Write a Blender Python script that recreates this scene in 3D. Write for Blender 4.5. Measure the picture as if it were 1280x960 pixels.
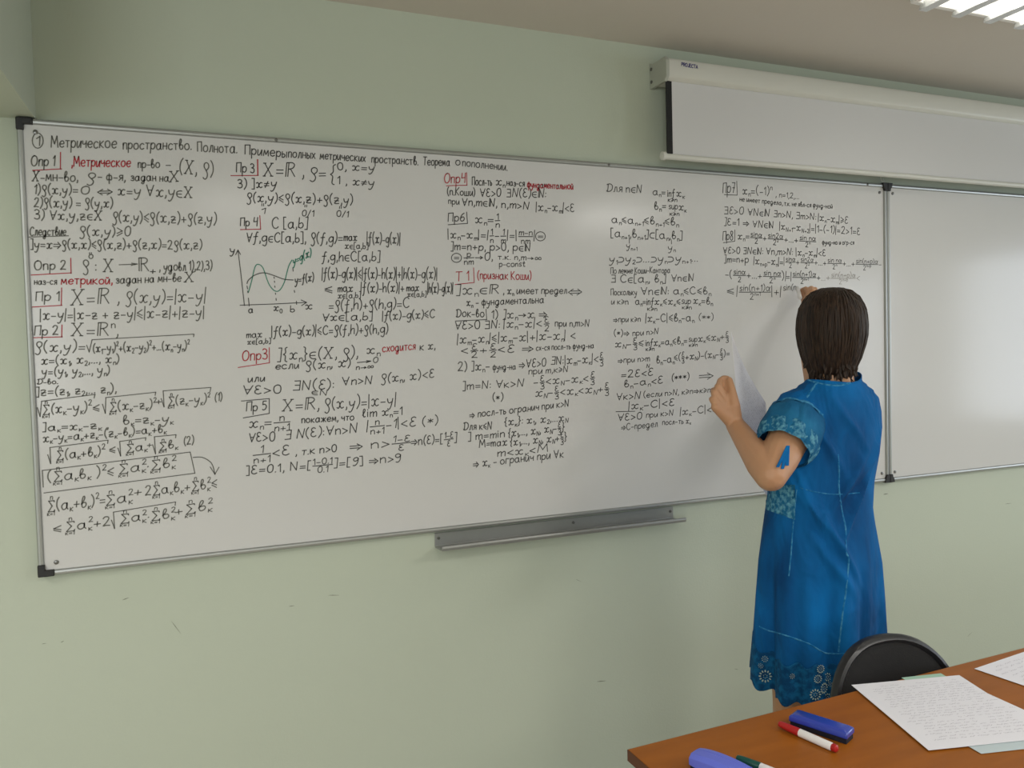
import bpy, bmesh, math, random
from mathutils import Vector, Matrix
from mathutils.bvhtree import BVHTree

random.seed(7)
SC = bpy.context.scene
COL = SC.collection
for _o in list(bpy.data.objects):
    bpy.data.objects.remove(_o)

# ------------------------------------------------------------------ camera
FPX = 965.0
CAM = Vector((0.4134, -2.2689, 1.5))
YAW, PITCH, ROLL = 0.3768, -0.0369, -0.0261
FWD = Vector((math.sin(YAW) * math.cos(PITCH), math.cos(YAW) * math.cos(PITCH), math.sin(PITCH)))
_r = FWD.cross(Vector((0, 0, 1))).normalized()
_u = _r.cross(FWD)
RGT = math.cos(ROLL) * _r + math.sin(ROLL) * _u
UPV = -math.sin(ROLL) * _r + math.cos(ROLL) * _u
cam_data = bpy.data.cameras.new('camera')
cam_data.sensor_width = 36.0
cam_data.lens = FPX / 1280.0 * 36.0
cam_data.clip_start = 0.05
cam = bpy.data.objects.new('camera', cam_data)
COL.objects.link(cam)
m3 = Matrix((RGT, UPV, -FWD)).transposed()
cam.matrix_world = Matrix.Translation(CAM) @ m3.to_4x4()
SC.camera = cam

def ray(x, y):
    return FWD * FPX + RGT * (x - 640) - UPV * (y - 480)
def on_y(x, y, Y):
    d = ray(x, y)
    return CAM + d * ((Y - CAM.y) / d.y)
def on_z(x, y, Z):
    d = ray(x, y)
    return CAM + d * ((Z - CAM.z) / d.z)

# ------------------------------------------------------------------ light, world, exposure
SC.view_settings.view_transform = 'Standard'
SC.view_settings.look = 'None'
SC.view_settings.gamma = 1.0
SC.view_settings.use_curve_mapping = False
SC.view_settings.exposure = 0.0
SC.render.film_transparent = False
SC.cycles.use_denoising = True
SC.cycles.max_bounces = 8
SC.cycles.sample_clamp_indirect = 4.0

W_ = bpy.data.worlds.new('world')
SC.world = W_
W_.use_nodes = True
_bg = W_.node_tree.nodes['Background']
_bg.inputs[0].default_value = (0.75, 0.85, 1.0, 1)
_bg.inputs[1].default_value = 1.0

ZC = 2.5255            # ceiling height
def area(name, loc, rot, sx, sy, power, color, spread=180):
    l = bpy.data.lights.new(name, 'AREA')
    l.shape = 'RECTANGLE'; l.size = sx; l.size_y = sy
    l.energy = power; l.color = color; l.spread = math.radians(spread)
    o = bpy.data.objects.new(name, l)
    COL.objects.link(o)
    o.location = loc; o.rotation_euler = rot
    return o
WARM = (1.0, 0.97, 0.92)
for i, (lx, ly, pw) in enumerate([(0.7, -2.7, 14), (3.1, -2.6, 28), (4.9, -2.6, 3), (0.9, -4.5, 12), (3.1, -4.5, 14), (4.9, -4.5, 3), (-1.3, -1.7, 19), (-1.3, -4.0, 22)]):  # the last two are added fill for the left end of the wall
    area('ceiling_or_fill_light', (lx, ly, ZC - 0.07), (0, 0, 0), 0.6, 0.6, pw, WARM, 172)
for i, (wy, ww, pw) in enumerate([(-1.60, 1.35, 25), (-3.55, 1.1, 19)]):
    area('window_or_fill_light', (6.12, wy, 1.54), (0, math.radians(90), 0), 1.25, ww, pw, (0.82, 0.90, 1.0), 180)

area('window_or_fill_light', (-1.95, -5.9, 1.6), (math.radians(90), 0, 0), 2.5, 1.4, 66, (0.90, 0.95, 1.0), 180)  # added fill for the left and upper wall; no window stands behind it

# ------------------------------------------------------------------ helpers
def srgb(r, g, b):
    f = lambda c: (c / 255 / 12.92) if c / 255 <= 0.04045 else ((c / 255 + 0.055) / 1.055) ** 2.4
    return (f(r), f(g), f(b), 1)

def mat(name, col, rough=0.6, metal=0.0, spec=0.5, noise=0.0, nscale=8.0, bump=0.0, bscale=60.0, emit=0.0, coat=0.0):
    m = bpy.data.materials.new(name)
    m.use_nodes = True
    nt = m.node_tree
    p = nt.nodes['Principled BSDF']
    p.inputs['Base Color'].default_value = col
    p.inputs['Roughness'].default_value = rough
    p.inputs['Metallic'].default_value = metal
    p.inputs['Specular IOR Level'].default_value = spec
    if coat:
        p.inputs['Coat Weight'].default_value = coat
        p.inputs['Coat Roughness'].default_value = 0.1
    if emit:
        p.inputs['Emission Color'].default_value = col
        p.inputs['Emission Strength'].default_value = emit
    if noise or bump:
        tc = nt.nodes.new('ShaderNodeTexCoord')
    if noise:
        n = nt.nodes.new('ShaderNodeTexNoise')
        n.inputs['Scale'].default_value = nscale
        n.inputs['Detail'].default_value = 5
        nt.links.new(tc.outputs['Object'], n.inputs['Vector'])
        mx = nt.nodes.new('ShaderNodeMix'); mx.data_type = 'RGBA'
        mx.inputs[6].default_value = tuple(c * (1 - noise) for c in col[:3]) + (1,)
        mx.inputs[7].default_value = tuple(min(1, c * (1 + noise)) for c in col[:3]) + (1,)
        nt.links.new(n.outputs['Fac'], mx.inputs[0])
        nt.links.new(mx.outputs[2], p.inputs['Base Color'])
    if bump:
        n2 = nt.nodes.new('ShaderNodeTexNoise')
        n2.inputs['Scale'].default_value = bscale
        n2.inputs['Detail'].default_value = 4
        nt.links.new(tc.outputs['Object'], n2.inputs['Vector'])
        b = nt.nodes.new('ShaderNodeBump')
        b.inputs['Strength'].default_value = bump
        b.inputs['Distance'].default_value = 0.01
        nt.links.new(n2.outputs['Fac'], b.inputs['Height'])
        nt.links.new(b.outputs['Normal'], p.inputs['Normal'])
    return m

class MB:
    def __init__(s):
        s.v = []; s.f = []
    def box(s, x0, x1, y0, y1, z0, z1):
        b = len(s.v)
        s.v += [(x, y, z) for z in (z0, z1) for y in (y0, y1) for x in (x0, x1)]
        s.f += [tuple(b + i for i in q) for q in ((0, 2, 3, 1), (4, 5, 7, 6), (0, 1, 5, 4), (2, 6, 7, 3), (0, 4, 6, 2), (1, 3, 7, 5))]
        return s
    def rings(s, rs, cap=True, closed=True):
        b = len(s.v); n = len(rs[0])
        for r in rs: s.v += [tuple(p) for p in r]
        for i in range(len(rs) - 1):
            for j in range(n if closed else n - 1):
                k = (j + 1) % n
                s.f.append((b + i * n + j, b + i * n + k, b + (i + 1) * n + k, b + (i + 1) * n + j))
        if cap:
            s.f.append(tuple(b + j for j in reversed(range(n))))
            s.f.append(tuple(b + (len(rs) - 1) * n + j for j in range(n)))
        return s
    def tube(s, pts, rad, n=12, round_ends=False):
        pts = [Vector(p) for p in pts]
        if not isinstance(rad, (list, tuple)): rad = [rad] * len(pts)
        rad = list(rad)
        if round_ends:
            a = (pts[0] - pts[1]).normalized(); z = (pts[-1] - pts[-2]).normalized()
            P, R = [], []
            for k in range(3):
                t = math.radians(80 - 30 * k)
                P.append(pts[0] + a * rad[0] * math.sin(t)); R.append(rad[0] * math.cos(t))
            E, F = [], []
            for k in range(3):
                t = math.radians(20 + 30 * k)
                E.append(pts[-1] + z * rad[-1] * math.sin(t)); F.append(rad[-1] * math.cos(t))
            pts = P + pts + E; rad = R + rad + F
        t0 = (pts[1] - pts[0]).normalized()
        up = Vector((0, 0, 1)) if abs(t0.z) < 0.9 else Vector((1, 0, 0))
        nx = t0.cross(up).normalized()
        rs = []
        for i, p in enumerate(pts):
            t = (pts[min(i + 1, len(pts) - 1)] - pts[max(i - 1, 0)]).normalized()
            nx = (nx - t * nx.dot(t)).normalized()
            ny = t.cross(nx)
            rs.append([p + (nx * math.cos(2 * math.pi * j / n) + ny * math.sin(2 * math.pi * j / n)) * rad[i] for j in range(n)])
        return s.rings(rs)
    def ellipsoid(s, c, r, n=20, m=12, rot=None):
        c = Vector(c); rs = []
        for i in range(1, m):
            t = math.pi * i / m
            ring = []
            for j in range(n):
                a = 2 * math.pi * j / n
                p = Vector((r[0] * math.sin(t) * math.cos(a), r[1] * math.sin(t) * math.sin(a), r[2] * math.cos(t)))
                ring.append(c + (rot @ p if rot else p))
            rs.append(ring)
        return s.rings(rs)
    def prism(s, poly, axis, a, b):
        f = {'x': lambda u, v, w: (w, u, v), 'y': lambda u, v, w: (u, w, v), 'z': lambda u, v, w: (u, v, w)}[axis]
        return s.rings([[f(u, v, a) for u, v in poly], [f(u, v, b) for u, v in poly]])

def obj(name, mb, material, parent=None, bevel=0.0, smooth=False, seg=2, loc=None):
    me = bpy.data.meshes.new(name)
    me.from_pydata(mb.v, [], mb.f)
    bm = bmesh.new(); bm.from_mesh(me)
    bmesh.ops.recalc_face_normals(bm, faces=bm.faces)
    bm.to_mesh(me); bm.free()
    if material: me.materials.append(material)
    o = bpy.data.objects.new(name, me)
    COL.objects.link(o)
    if parent: o.parent = parent
    if loc: o.location = loc
    if bevel:
        b = o.modifiers.new('bevel', 'BEVEL'); b.width = bevel; b.segments = seg; b.limit_method = 'ANGLE'
        b.angle_limit = math.radians(35)
    if smooth or bevel:
        me.polygons.foreach_set('use_smooth', [True] * len(me.polygons))
        me.set_sharp_from_angle(angle=math.radians(40))
    return o

def tag(o, label, cat, group=None):
    o['label'] = label; o['category'] = cat
    if group: o['group'] = group
    return o
def thing(name, loc, label, cat, group=None, rotz=0.0):
    o = bpy.data.objects.new(name, None)
    o.empty_display_size = 0.05
    COL.objects.link(o); o.location = loc; o.rotation_euler = (0, 0, rotz)
    return tag(o, label, cat, group)
def struct(name, mb, material, bevel=0.0, parent=None):
    o = obj(name, mb, material, parent, bevel)
    if not parent: o['kind'] = 'structure'
    return o

# ------------------------------------------------------------------ room
M_wall = mat('green_wall_paint', srgb(188, 196, 180), 0.55, noise=0.03, nscale=1.3, bump=0.06, bscale=140, spec=0.35)
M_ceil = mat('ceiling_paint', srgb(204, 198, 188), 0.8, noise=0.02, nscale=2, bump=0.05, bscale=90)
M_floor = mat('floor_linoleum', srgb(196, 188, 174), 0.5, noise=0.08, nscale=6)
M_white = mat('white_plastic', srgb(225, 226, 220), 0.4)
XL, XR, YB = -3.4, 6.2, -6.0
struct('floor', MB().box(XL - 0.15, XR + 0.15, YB - 0.15, 0.15, -0.1, 0), M_floor)
struct('ceiling', MB().box(XL - 0.15, XR + 0.15, YB - 0.15, 0.15, ZC, ZC + 0.1), M_ceil)
wall_front_o = struct('wall_back', MB().box(XL - 0.15, XR + 0.15, 0, 0.15, 0, ZC), M_wall)
struct('wall_left', MB().box(XL - 0.15, XL, YB, 0, 0, ZC), M_wall)
struct('wall_front', MB().box(XL - 0.15, XR + 0.15, YB - 0.15, YB, 0, ZC), M_wall)
wr = MB()
zs0, zs1 = 0.9, 2.35
ys = [(-6.0, -4.1), (-3.0, -2.28), (-0.92, 0)]
wr.box(XR, XR + 0.15, YB, 0, 0, zs0); wr.box(XR, XR + 0.15, YB, 0, zs1, ZC)
for a, b in ys: wr.box(XR, XR + 0.15, a, b, zs0, zs1)
struct('wall_right', wr, M_wall)
for k, (a, b) in enumerate([(-2.28, -0.92), (-4.1, -3.0)]):
    fr = MB()
    for y0 in (a, (a + b) / 2 - 0.03, b - 0.06): fr.box(XR + 0.02, XR + 0.09, y0, y0 + 0.06, zs0 + 0.06, zs1 - 0.06)
    for z0 in (zs0, zs1 - 0.06): fr.box(XR + 0.02, XR + 0.09, a, b, z0, z0 + 0.06)
    struct('window_%d' % (k + 1), fr, M_white)
struct('trim_1', MB().box(-0.36, 0.039, -0.62, 0, 2.125, ZC), M_wall)
# scuffs on the paint under the boards
M_scuff = mat('scuff_mark', srgb(120, 124, 108), 0.8)
sc = MB()
for (x0, y0, x1, y1, w) in [(153, 750, 161, 747, .0012), (361, 758, 368, 757, .001), (746, 852, 757, 851, .0016), (410, 744, 424, 744, .001),
                            (1104, 618, 1110, 617, .002), (76, 803, 80, 801, .001), (52, 805, 58, 804, .0008), (214, 776, 226, 792, .0007),
                            (1256, 630, 1264, 629, .001), (1209, 796, 1215, 790, .0008), (918, 836, 923, 837, .0008), (720, 724, 726, 727, .0006)]:
    a, b = on_y(x0, y0, 0), on_y(x1, y1, 0)
    d = (b - a).normalized(); n = Vector((-d.z, 0, d.x)) * w
    sc.rings([[a + n * .2, a - n * .2], [a.lerp(b, .4) + n, a.lerp(b, .4) - n], [b + n * .3, b - n * .3]], cap=False, closed=False)
sc.v = [(x, -0.0006, z) for x, y, z in sc.v]
obj('scuff_marks', sc, M_scuff, wall_front_o)
# ------------------------------------------------------------------ handwriting: a stroke alphabet (cap height 10, x-height 6)
G = {}
def _g(s):
    for ln in s.strip().split('\n'):
        ch, d = ln.split(' ', 1)
        st = []
        for part in d.split('/'):
            part = part.strip(); straight = part.startswith('!')
            pts = [tuple(map(float, p.split(','))) for p in part.lstrip('!').split()]
            st.append((straight, pts))
        for c in ch: G[c] = st
_g('''
aа 5,5 3,6 1,5 0,3 1,0.5 3,0 5,2 5,6/5,6 5,2 6.3,0
b !0,10 0,0.4/0,1 2,0 4,1 4.5,3 3,5 0.3,4
в 0,3 2.4,7 2.6,9.6 1.4,10 0.5,7 0.6,2 1.6,0 3.6,0.4 4.6,2.4 3.6,4.4 1,4
cс 5,5 3,6 1,5 0,3 1,0.7 3,0 5,1
д 5,5 3,6 1,5 0,3 1,0.5 3,0 5,2 5,6/5,6 5,0 4,-3.6 2,-3.6 1.4,-2.4 6.3,1
eе 0,3 5,3.4 4.5,5.5 3,6 1,5 0,3 1,0.7 3,0 5,1
f 5,9.6 3.6,10 2.6,7 2.2,1 1.2,-3 -0.4,-3/!0,5 4.6,5.4
g 5,5 3,6 1,5 0,3 1,1 3,1 5,3 5,6/5,6 5,-1 3.4,-4 0.8,-3
h !0,10 0,0/0,3 2,5.7 4,5.5 4.5,3 4.5,0
i !0,6 0,0/!0,8 0,8.7
kк !0,6 0,0/!4.2,6 0.3,3 4.5,0
l 0,2 2.4,8 1.6,10 0.6,8 0.8,1.2 1.8,0 3,0.8
m !0,6 0,0/0,4 2,6 3,5 3,0/3,4 5,6 6.2,5 6.2,0
n !0,6 0,0/0,4 2,6 4,5 4.2,0
oо 3,6 1,5.3 0,3 1,0.6 3,0 5,1 5.6,3 4.6,5.5 3,6
pр !0,6 0,-4/0,4 2,6 4.5,5 4.8,2.5 3.5,0.4 1.5,0.3 0,1.5
q 5,5 3,6 1,5 0,3 1,0.5 3,0 5,2/!5,6 5,-4
s 4,5.3 2.5,6 0.6,5 1,3.5 3.5,2.5 4,1 2.5,0 0.3,0.6
t 2,9 2,1 3.3,0 4.5,0.6/!0,6 4,6
u 0,6 0,1.5 1.5,0 3.5,1 4.2,3/!4.4,6 4.4,0
x 0,5.2 1.4,6 2.6,4 2.5,2 1.2,0 0,0.8/6,5.4 4.6,6 3,4 2.8,2 4.2,0 6,0.8
yу 0,6 0.6,3 2,2 4,3/5,6 4,1 2.5,-3 0.8,-4 0,-3
z 0.2,5.5 1.8,6.2 4.4,5.6 2.4,3 0.5,0.5 2.4,0 4.9,0.3/!0.4,3 4.8,3
з 0.5,5 2,6 4,5 3.5,3.6 1.5,3.1/1.5,3.1 4,2.6 4,0.5 2,0 0,0.8
б 4.5,10 1.5,8.5 0.4,5 0.5,1.5 2.3,0 4.3,1.2 4.5,3.4 3,5 0.6,3.8
г !0,0 0,6 4,6
ж !3.3,6 3.3,0/!0,6 3,3 0,0/!6.6,6 3.6,3 6.6,0
и 0,6 0,1.2 1.2,0 3,2 4.5,6/!4.5,6 4.5,0
й 0,6 0,1.2 1.2,0 3,2 4.5,6/!4.5,6 4.5,0/1,8.2 2.3,7.3 3.6,8.2
л 0,0 1,0.8 2,6/!2,6 4,6 4.4,0
м !0,0 0.8,6 2.8,1.5 5,6 5.8,0
н !0,6 0,0/!4.3,6 4.3,0/!0,3 4.3,3
п !0,6 0,0/0,4 1,6 3.5,6 4.2,5 4.2,0
т !2.3,6 2.3,0/!0,6 4.6,6
ф 3,8 3,2 3,-4/2.8,5.5 1,6 0,3 1,0.4 3,1.4 5,0.4 6,3 5,6 3.2,5.2
х !0,6 4.4,0/!4.4,6 0,0
ц !0,6 0,0 4,0 4,6/!4,0 4.8,0 4.8,-2
ч 0,6 0.3,3.4 2,3 4,4/!4.2,6 4.2,0
ш !0,6 0,0 6.4,0 6.4,6/!3.2,6 3.2,0
щ !0,6 0,0 6.4,0 6.4,6/!3.2,6 3.2,0/!6.4,0 7.2,-2
ы !0,6 0,0/0,3.2 2,3.6 3.2,2 2,0.1 0,0/!5,6 5,0
ь !0,6 0,0/0,3.2 2.2,3.6 3.5,1.9 2.2,0.1 0,0
ю !0,6 0,0/!0,3 2,3/4,6 2.4,4.8 2.2,1.4 4,0 5.6,1.4 5.6,4.6 4,6
я !4,0 4,6/4,6 1.5,6 0.4,4.6 1.5,3.2 4,3.1/!2.5,3 0,0
MМ !0,0 1,10 4,3 7,10 8,0
П !0,0 0,9.6/!0,9.6 5.5,10/!5.5,10 5.5,0
О 3.6,10 1,8.6 0,5 1.2,1 3.6,0 6,1.4 7,5 6,8.8 3.6,10 2.5,9.6
TТ !3.5,10 3.5,0/!0,10 7,10
XХ !1,10 6,0/!6.4,10 0.4,0/!0,10 2,10/!5.4,10 7.4,10/!-0.4,0 1.4,0/!5,0 7,0
ℝ !0,0 0,10/!1.5,0 1.5,10/0,10 4,10 5.6,8.3 4.4,6 1.5,5.3/!3,5.5 6.4,0
ℕ !0,0 0.4,10/!1.3,0 1.5,8.4/!0.4,10 5.2,0 6,10
N !0,0 0.6,10 5,0 6,10
CС 6,8.4 4.6,10 2.4,9.6 0.4,7 0.3,3.2 2,0.4 4.4,0 6.3,1.4
K !0,10 0,0/!5,10 0.4,5 5.4,0
К !0,10 0,0/!5,10 0.4,5 5.4,0
Д 1.6,9.8 1.7,5 1.2,0/0,9 4,10 7,8 7.4,4 5,0.6 1,0 0,1.2
P !0,0 0,10/0,10 4,10 5.4,7.6 4,5.2 0,5
R !0,0 0,10/0,10 4,10 5.4,7.6 4,5.2 0,5/!2.6,5.2 5.6,0
O 3.6,10 1,8.6 0,5 1.2,1 3.6,0 6,1.4 7,5 6,8.8 3.6,10
J !4.4,10 4.4,3/4.4,3 3.6,0.4 1.4,0 0,1.6
E !5,10 0,10 0,0 5,0/!0,5.2 4.2,5.2
A !0,0 3.2,10 6.4,0/!1.1,3.4 5.3,3.4
0 2.6,10 0.6,8.4 0,5 0.8,1.2 2.6,0 4.4,1.3 5,5 4.4,8.8 2.6,10
1 !0,7.5 2,10 2,0
2 0,8 1.3,9.8 3.6,9.6 4.3,7.5 2.6,3.6 0,0 2,0.4 5.2,0
3 0.3,9 2,10 4.2,8.8 3.8,6.3 1.6,5.4/1.6,5.4 4.4,4.4 4.6,1.3 2.4,0 0,1
4 !0.4,10 0,5 4.4,5.4/!4.6,10 4.4,0
5 !4.6,10 0.8,10 0.5,6/0.5,6 3,6.3 4.8,3.8 3.6,0.7 1.4,0 0,0.8
6 4,10 1.4,7.8 0,3.6 0.8,0.7 2.6,0 4.6,1.4 4.6,4 2.8,5.4 0.4,3.6
7 !0,10 4.8,10 2.4,0/!1,5 4.6,5
8 2.6,5.4 0.7,7.2 1,9.4 2.8,10 4.4,8.8 4.2,7 1,4 0.2,1.8 1.4,0 3.6,0 4.8,1.8 4.2,4 2.6,5.4
9 4.5,8.5 3,10 0.8,9 0.4,7 2,5.4 4.2,6.8 4.6,9/4.6,9 4.2,3 2.4,0 0.6,0.3
ρ 2.5,3.4 4.4,5.6 4.2,8.2 2.4,9.4 0.7,8.4 0.6,6 2.5,3.4 3.8,0.8 3.4,-2 1.8,-3.2 0.2,-2
( 2.4,11 0.6,8 0.2,3 2.2,-1.6
) 0,11 1.8,8 2.2,3 0.2,-1.6
[ !2.4,10.6 0,10.6 0,-1.4 2.4,-1.4
] !0,10.6 2.4,10.6 2.4,-1.4 0,-1.4
{ 3,11 1.6,10 1.8,6.4 0.2,4.8/0.2,4.8 1.7,3.4 1.5,-0.6 3,-1.6
} 0,11 1.4,10 1.2,6.4 2.8,4.8/2.8,4.8 1.3,3.4 1.5,-0.6 0,-1.6
| !0,11 0,-2
/ !0,-1 3.4,10
= !0,4.4 4.6,4.4/!0,2 4.6,2
+ !2.3,5.6 2.3,0.6/!0,3 4.7,3
-– !0,3 4,3
< !4.4,6.4 0,3.3 4.6,0.4
> !0,6.4 4.4,3.3 0,0.4
≤ !4.4,8 0,5 4.6,2.6/!0,3 4.6,0
≥ !0,8 4.4,5 0,2.6/!4.4,3 0,0
∈ 5,6 2.6,6 0.4,4.6 0.4,1.6 2.4,0 5,0/!0.4,3 4.6,3
∀ !0,9.4 3,0 6,9.4/!1.4,5 4.6,5
∃ !0.5,9.4 4.6,9.4 4.6,0 0,0/!1,5 4.6,5
⇒ !0,4.4 5.8,4.4/!0,2 5.8,2/!4.4,6.6 7.6,3.2 4.4,-0.2
⇔ !1.6,4.4 7.4,4.4/!1.6,2 7.4,2/!6,6.6 9,3.2 6,-0.2/!3,6.6 0,3.2 3,-0.2
→ !0,3 7,3/!5,4.8 7.4,3 5,1.2
≠ !0,4.4 4.6,4.4/!0,2 4.6,2/!3.6,6.6 1,0
∞ 4,3 2.4,5 0.6,4.4 0.4,1.6 2.4,1 4,3 5.6,5 7.4,4.4 7.6,1.6 5.6,1 4,3
⊂ 5.4,7 1.8,6.8 0,4.4 0.4,1.6 2.4,0.3 5.4,0
⊃ 0,7 3.6,6.8 5.4,4.4 5,1.6 3,0.3 0,0
Σ !5.6,8.8 5.4,10 0.4,10 3.6,5.2 0,0 5.6,0 6,1.4
α 6,6 4.2,1.2 2,0 0.4,1.6 0.6,4.6 2.4,6 4.4,4.4 5,1 6.2,0
ε 4,9 2.4,10 0.6,8.6 1,6.2 2.6,5.4/2.6,5.4 0.4,4.4 0.2,1.4 2.2,0 4.4,1
* !0,3 4,5.6/!0,5.6 4,3/!2,6.4 2,2
, 0.8,1 0.7,-0.8 0,-2
. !0,0 0.5,0.5
: !0,1 0.3,1.6/!0,5 0.3,5.6
· !0,3 0.5,3.5
‖ !0,4 0,0/!1.4,4 1.4,0
''')
G[' '] = []

def smooth_pts(pts, straight):
    if straight or len(pts) < 3:
        return [Vector(p) for p in pts]
    P = [Vector(p) for p in pts]
    out = []
    for i in range(len(P) - 1):
        p0 = P[max(i - 1, 0)]; p1 = P[i]; p2 = P[i + 1]; p3 = P[min(i + 2, len(P) - 1)]
        for k in range(4):
            t = k / 4
            out.append(0.5 * ((2 * p1) + (p2 - p0) * t + (2 * p0 - 5 * p1 + 4 * p2 - p3) * t * t + (3 * p1 - p0 - 3 * p2 + p3) * t ** 3))
    out.append(P[-1])
    return out

rng = random.Random(3)
def arg(s, i):
    if s[i] == '{':
        d = 1; j = i + 1
        while d:
            d += {'{': 1, '}': -1}.get(s[j], 0); j += 1
        return s[i + 1:j - 1], j
    return s[i], i + 1
class Stroke(list):
    sharp = False
    wk = 1.0
def layout(s):
    """-> (strokes, width); strokes are point lists. ~x is a literal brace"""
    out = []; pen = 0.0; i = 0; end = 0.0
    def put(strokes, dx, dy, k):
        for st in strokes:
            q = Stroke(Vector((p.x * k + dx, p.y * k + dy)) for p in st); q.sharp = getattr(st, 'sharp', False); q.wk = getattr(st, 'wk', 1.0) * (.66 if k < .52 else .76 if k < .6 else .88 if k < .8 else 1); out.append(q)
    while i < len(s):
        c = s[i]
        if c in '_^':
            a, i = arg(s, i + 1)
            st, w = layout(a)
            first = pen
            put(st, first, -2.6 if c == '_' else 6.2, 0.58)
            e = first + w * 0.58
            if i < len(s) and s[i] in '_^':
                c2 = s[i]; a, i = arg(s, i + 1)
                st, w = layout(a)
                put(st, first, -2.6 if c2 == '_' else 6.2, 0.58)
                e = max(e, first + w * 0.58)
            pen = e + 0.9
            continue
        if c == '\\':
            k = s[i + 1]
            if k == 'f':
                a, i = arg(s, i + 2); b, i = arg(s, i)
                sa, wa = layout(a); sb, wb = layout(b)
                w = max(wa, wb) * 0.72
                put(sa, pen + 0.6 + (w - wa * 0.72) / 2, 4.9, 0.72)
                put(sb, pen + 0.6 + (w - wb * 0.72) / 2, -5.2, 0.72)
                out.append([Vector((pen, 3.2)), Vector((pen + w + 1.2, 3.5))])
                pen += w + 2.6
            elif k == 'S':
                i += 2
                st = [Stroke(smooth_pts(p, f)) for f, p in G['Σ']]
                for q in st: q.sharp = True
                put(st, pen + 0.6, -1, 1.0)
                sn, wn = layout('n'); put(sn, pen + 2.4, 10.2, 0.5)
                sk, wk = layout('k=1'); put(sk, pen - 0.2, -4.6, 0.42)
                pen += 8.6
            continue
        if c == '~':
            i += 1; c = s[i]
        i += 1
        if c == ' ':
            pen += 3.6; continue
        strokes = G[c]
        k = 1 + rng.uniform(-0.05, 0.05); dy = rng.uniform(-0.3, 0.3); sl = rng.uniform(-0.02, 0.10)
        mx = 0.5
        for f, pts in strokes:
            q = [(x * k + sl * y, y * k + dy) for x, y in pts]
            sp = smooth_pts(q, f)
            ns = Stroke(Vector((p.x + pen, p.y)) for p in sp); ns.sharp = f; out.append(ns)
            mx = max(mx, max(p[0] * k for p in pts))
        pen += mx + 2.1
    return out, max(pen - 2.1, 0.6)

BOARD_Y = -0.0205
INK = {}          # (colour, block) -> MB
CUR = {'f': (0, 0, 1), 'blk': 'a', 'n': 0, 'last': ''}
def F(ox, oy, s, blk):
    CUR['f'] = (ox, oy, s); CUR['blk'] = blk
def ribbon(pts, col, w=0.0015, sharp=False):
    mb = INK.setdefault((col, CUR['blk'] if col in ('black', 'logo', 'faded') else '%s %d' % (CUR['blk'], CUR['n'])), MB())
    if sharp and len(pts) > 2:
        for a, c in zip(pts, pts[1:]): ribbon([a, c], col, w)
        return
    P = []
    for p in pts:
        if not P or (p - P[-1]).length > 0.0008: P.append(p)
    if len(P) == 1: P.append(P[0] + Vector((0.0016, 0, 0.0004)))
    b = len(mb.v); n = len(P)
    for i, p in enumerate(P):
        t = (P[min(i + 1, n - 1)] - P[max(i - 1, 0)]).normalized()
        nn = Vector((-t.z, 0, t.x)) * w * (0.9 if i in (0, n - 1) else 1)
        e = t * w * (-0.6 if i == 0 else 0.6 if i == n - 1 else 0)
        for q in (p + nn + e, p - nn + e): mb.v.append((q.x, BOARD_Y, q.z))
    for i in range(n - 1): mb.f.append((b + 2 * i, b + 2 * i + 1, b + 2 * i + 3, b + 2 * i + 2))
def to_board(zx, zy):
    ox, oy, s = CUR['f']
    return on_y(ox + zx / s, oy + zy / s, BOARD_Y)
def L(x0, y0, x1, y1, h, text, col='black', w=0.0015):
    st, wd = layout(text)
    if col in ('red', 'green') and CUR['last'] != 'D' + col: CUR['n'] += 1
    CUR['last'] = 'L' + col
    for s in st:
        ribbon([to_board(x0 + (x1 - x0) * p.x / wd, y0 + (y1 - y0) * p.x / wd - h * p.y / 10) for p in s], col, w * getattr(s, 'wk', 1.0) * (.86 if h / CUR['f'][2] < 8.2 else 1), getattr(s, 'sharp', False))
def D(pts, col='black', w=0.0013, curve=False):
    if col in ('red', 'green') and CUR['last'] not in ('D' + col, 'L' + col): CUR['n'] += 1
    CUR['last'] = 'D' + col
    pts = smooth_pts(pts, not curve)
    ribbon([to_board(p[0], p[1]) for p in pts], col, w, not curve and len(pts) < 6)
def circ(x, y, rx, ry, col='black'):
    D([(x + rx * math.cos(2 * math.pi * k / 16), y + ry * math.sin(2 * math.pi * k / 16)) for k in range(17)], col)

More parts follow.
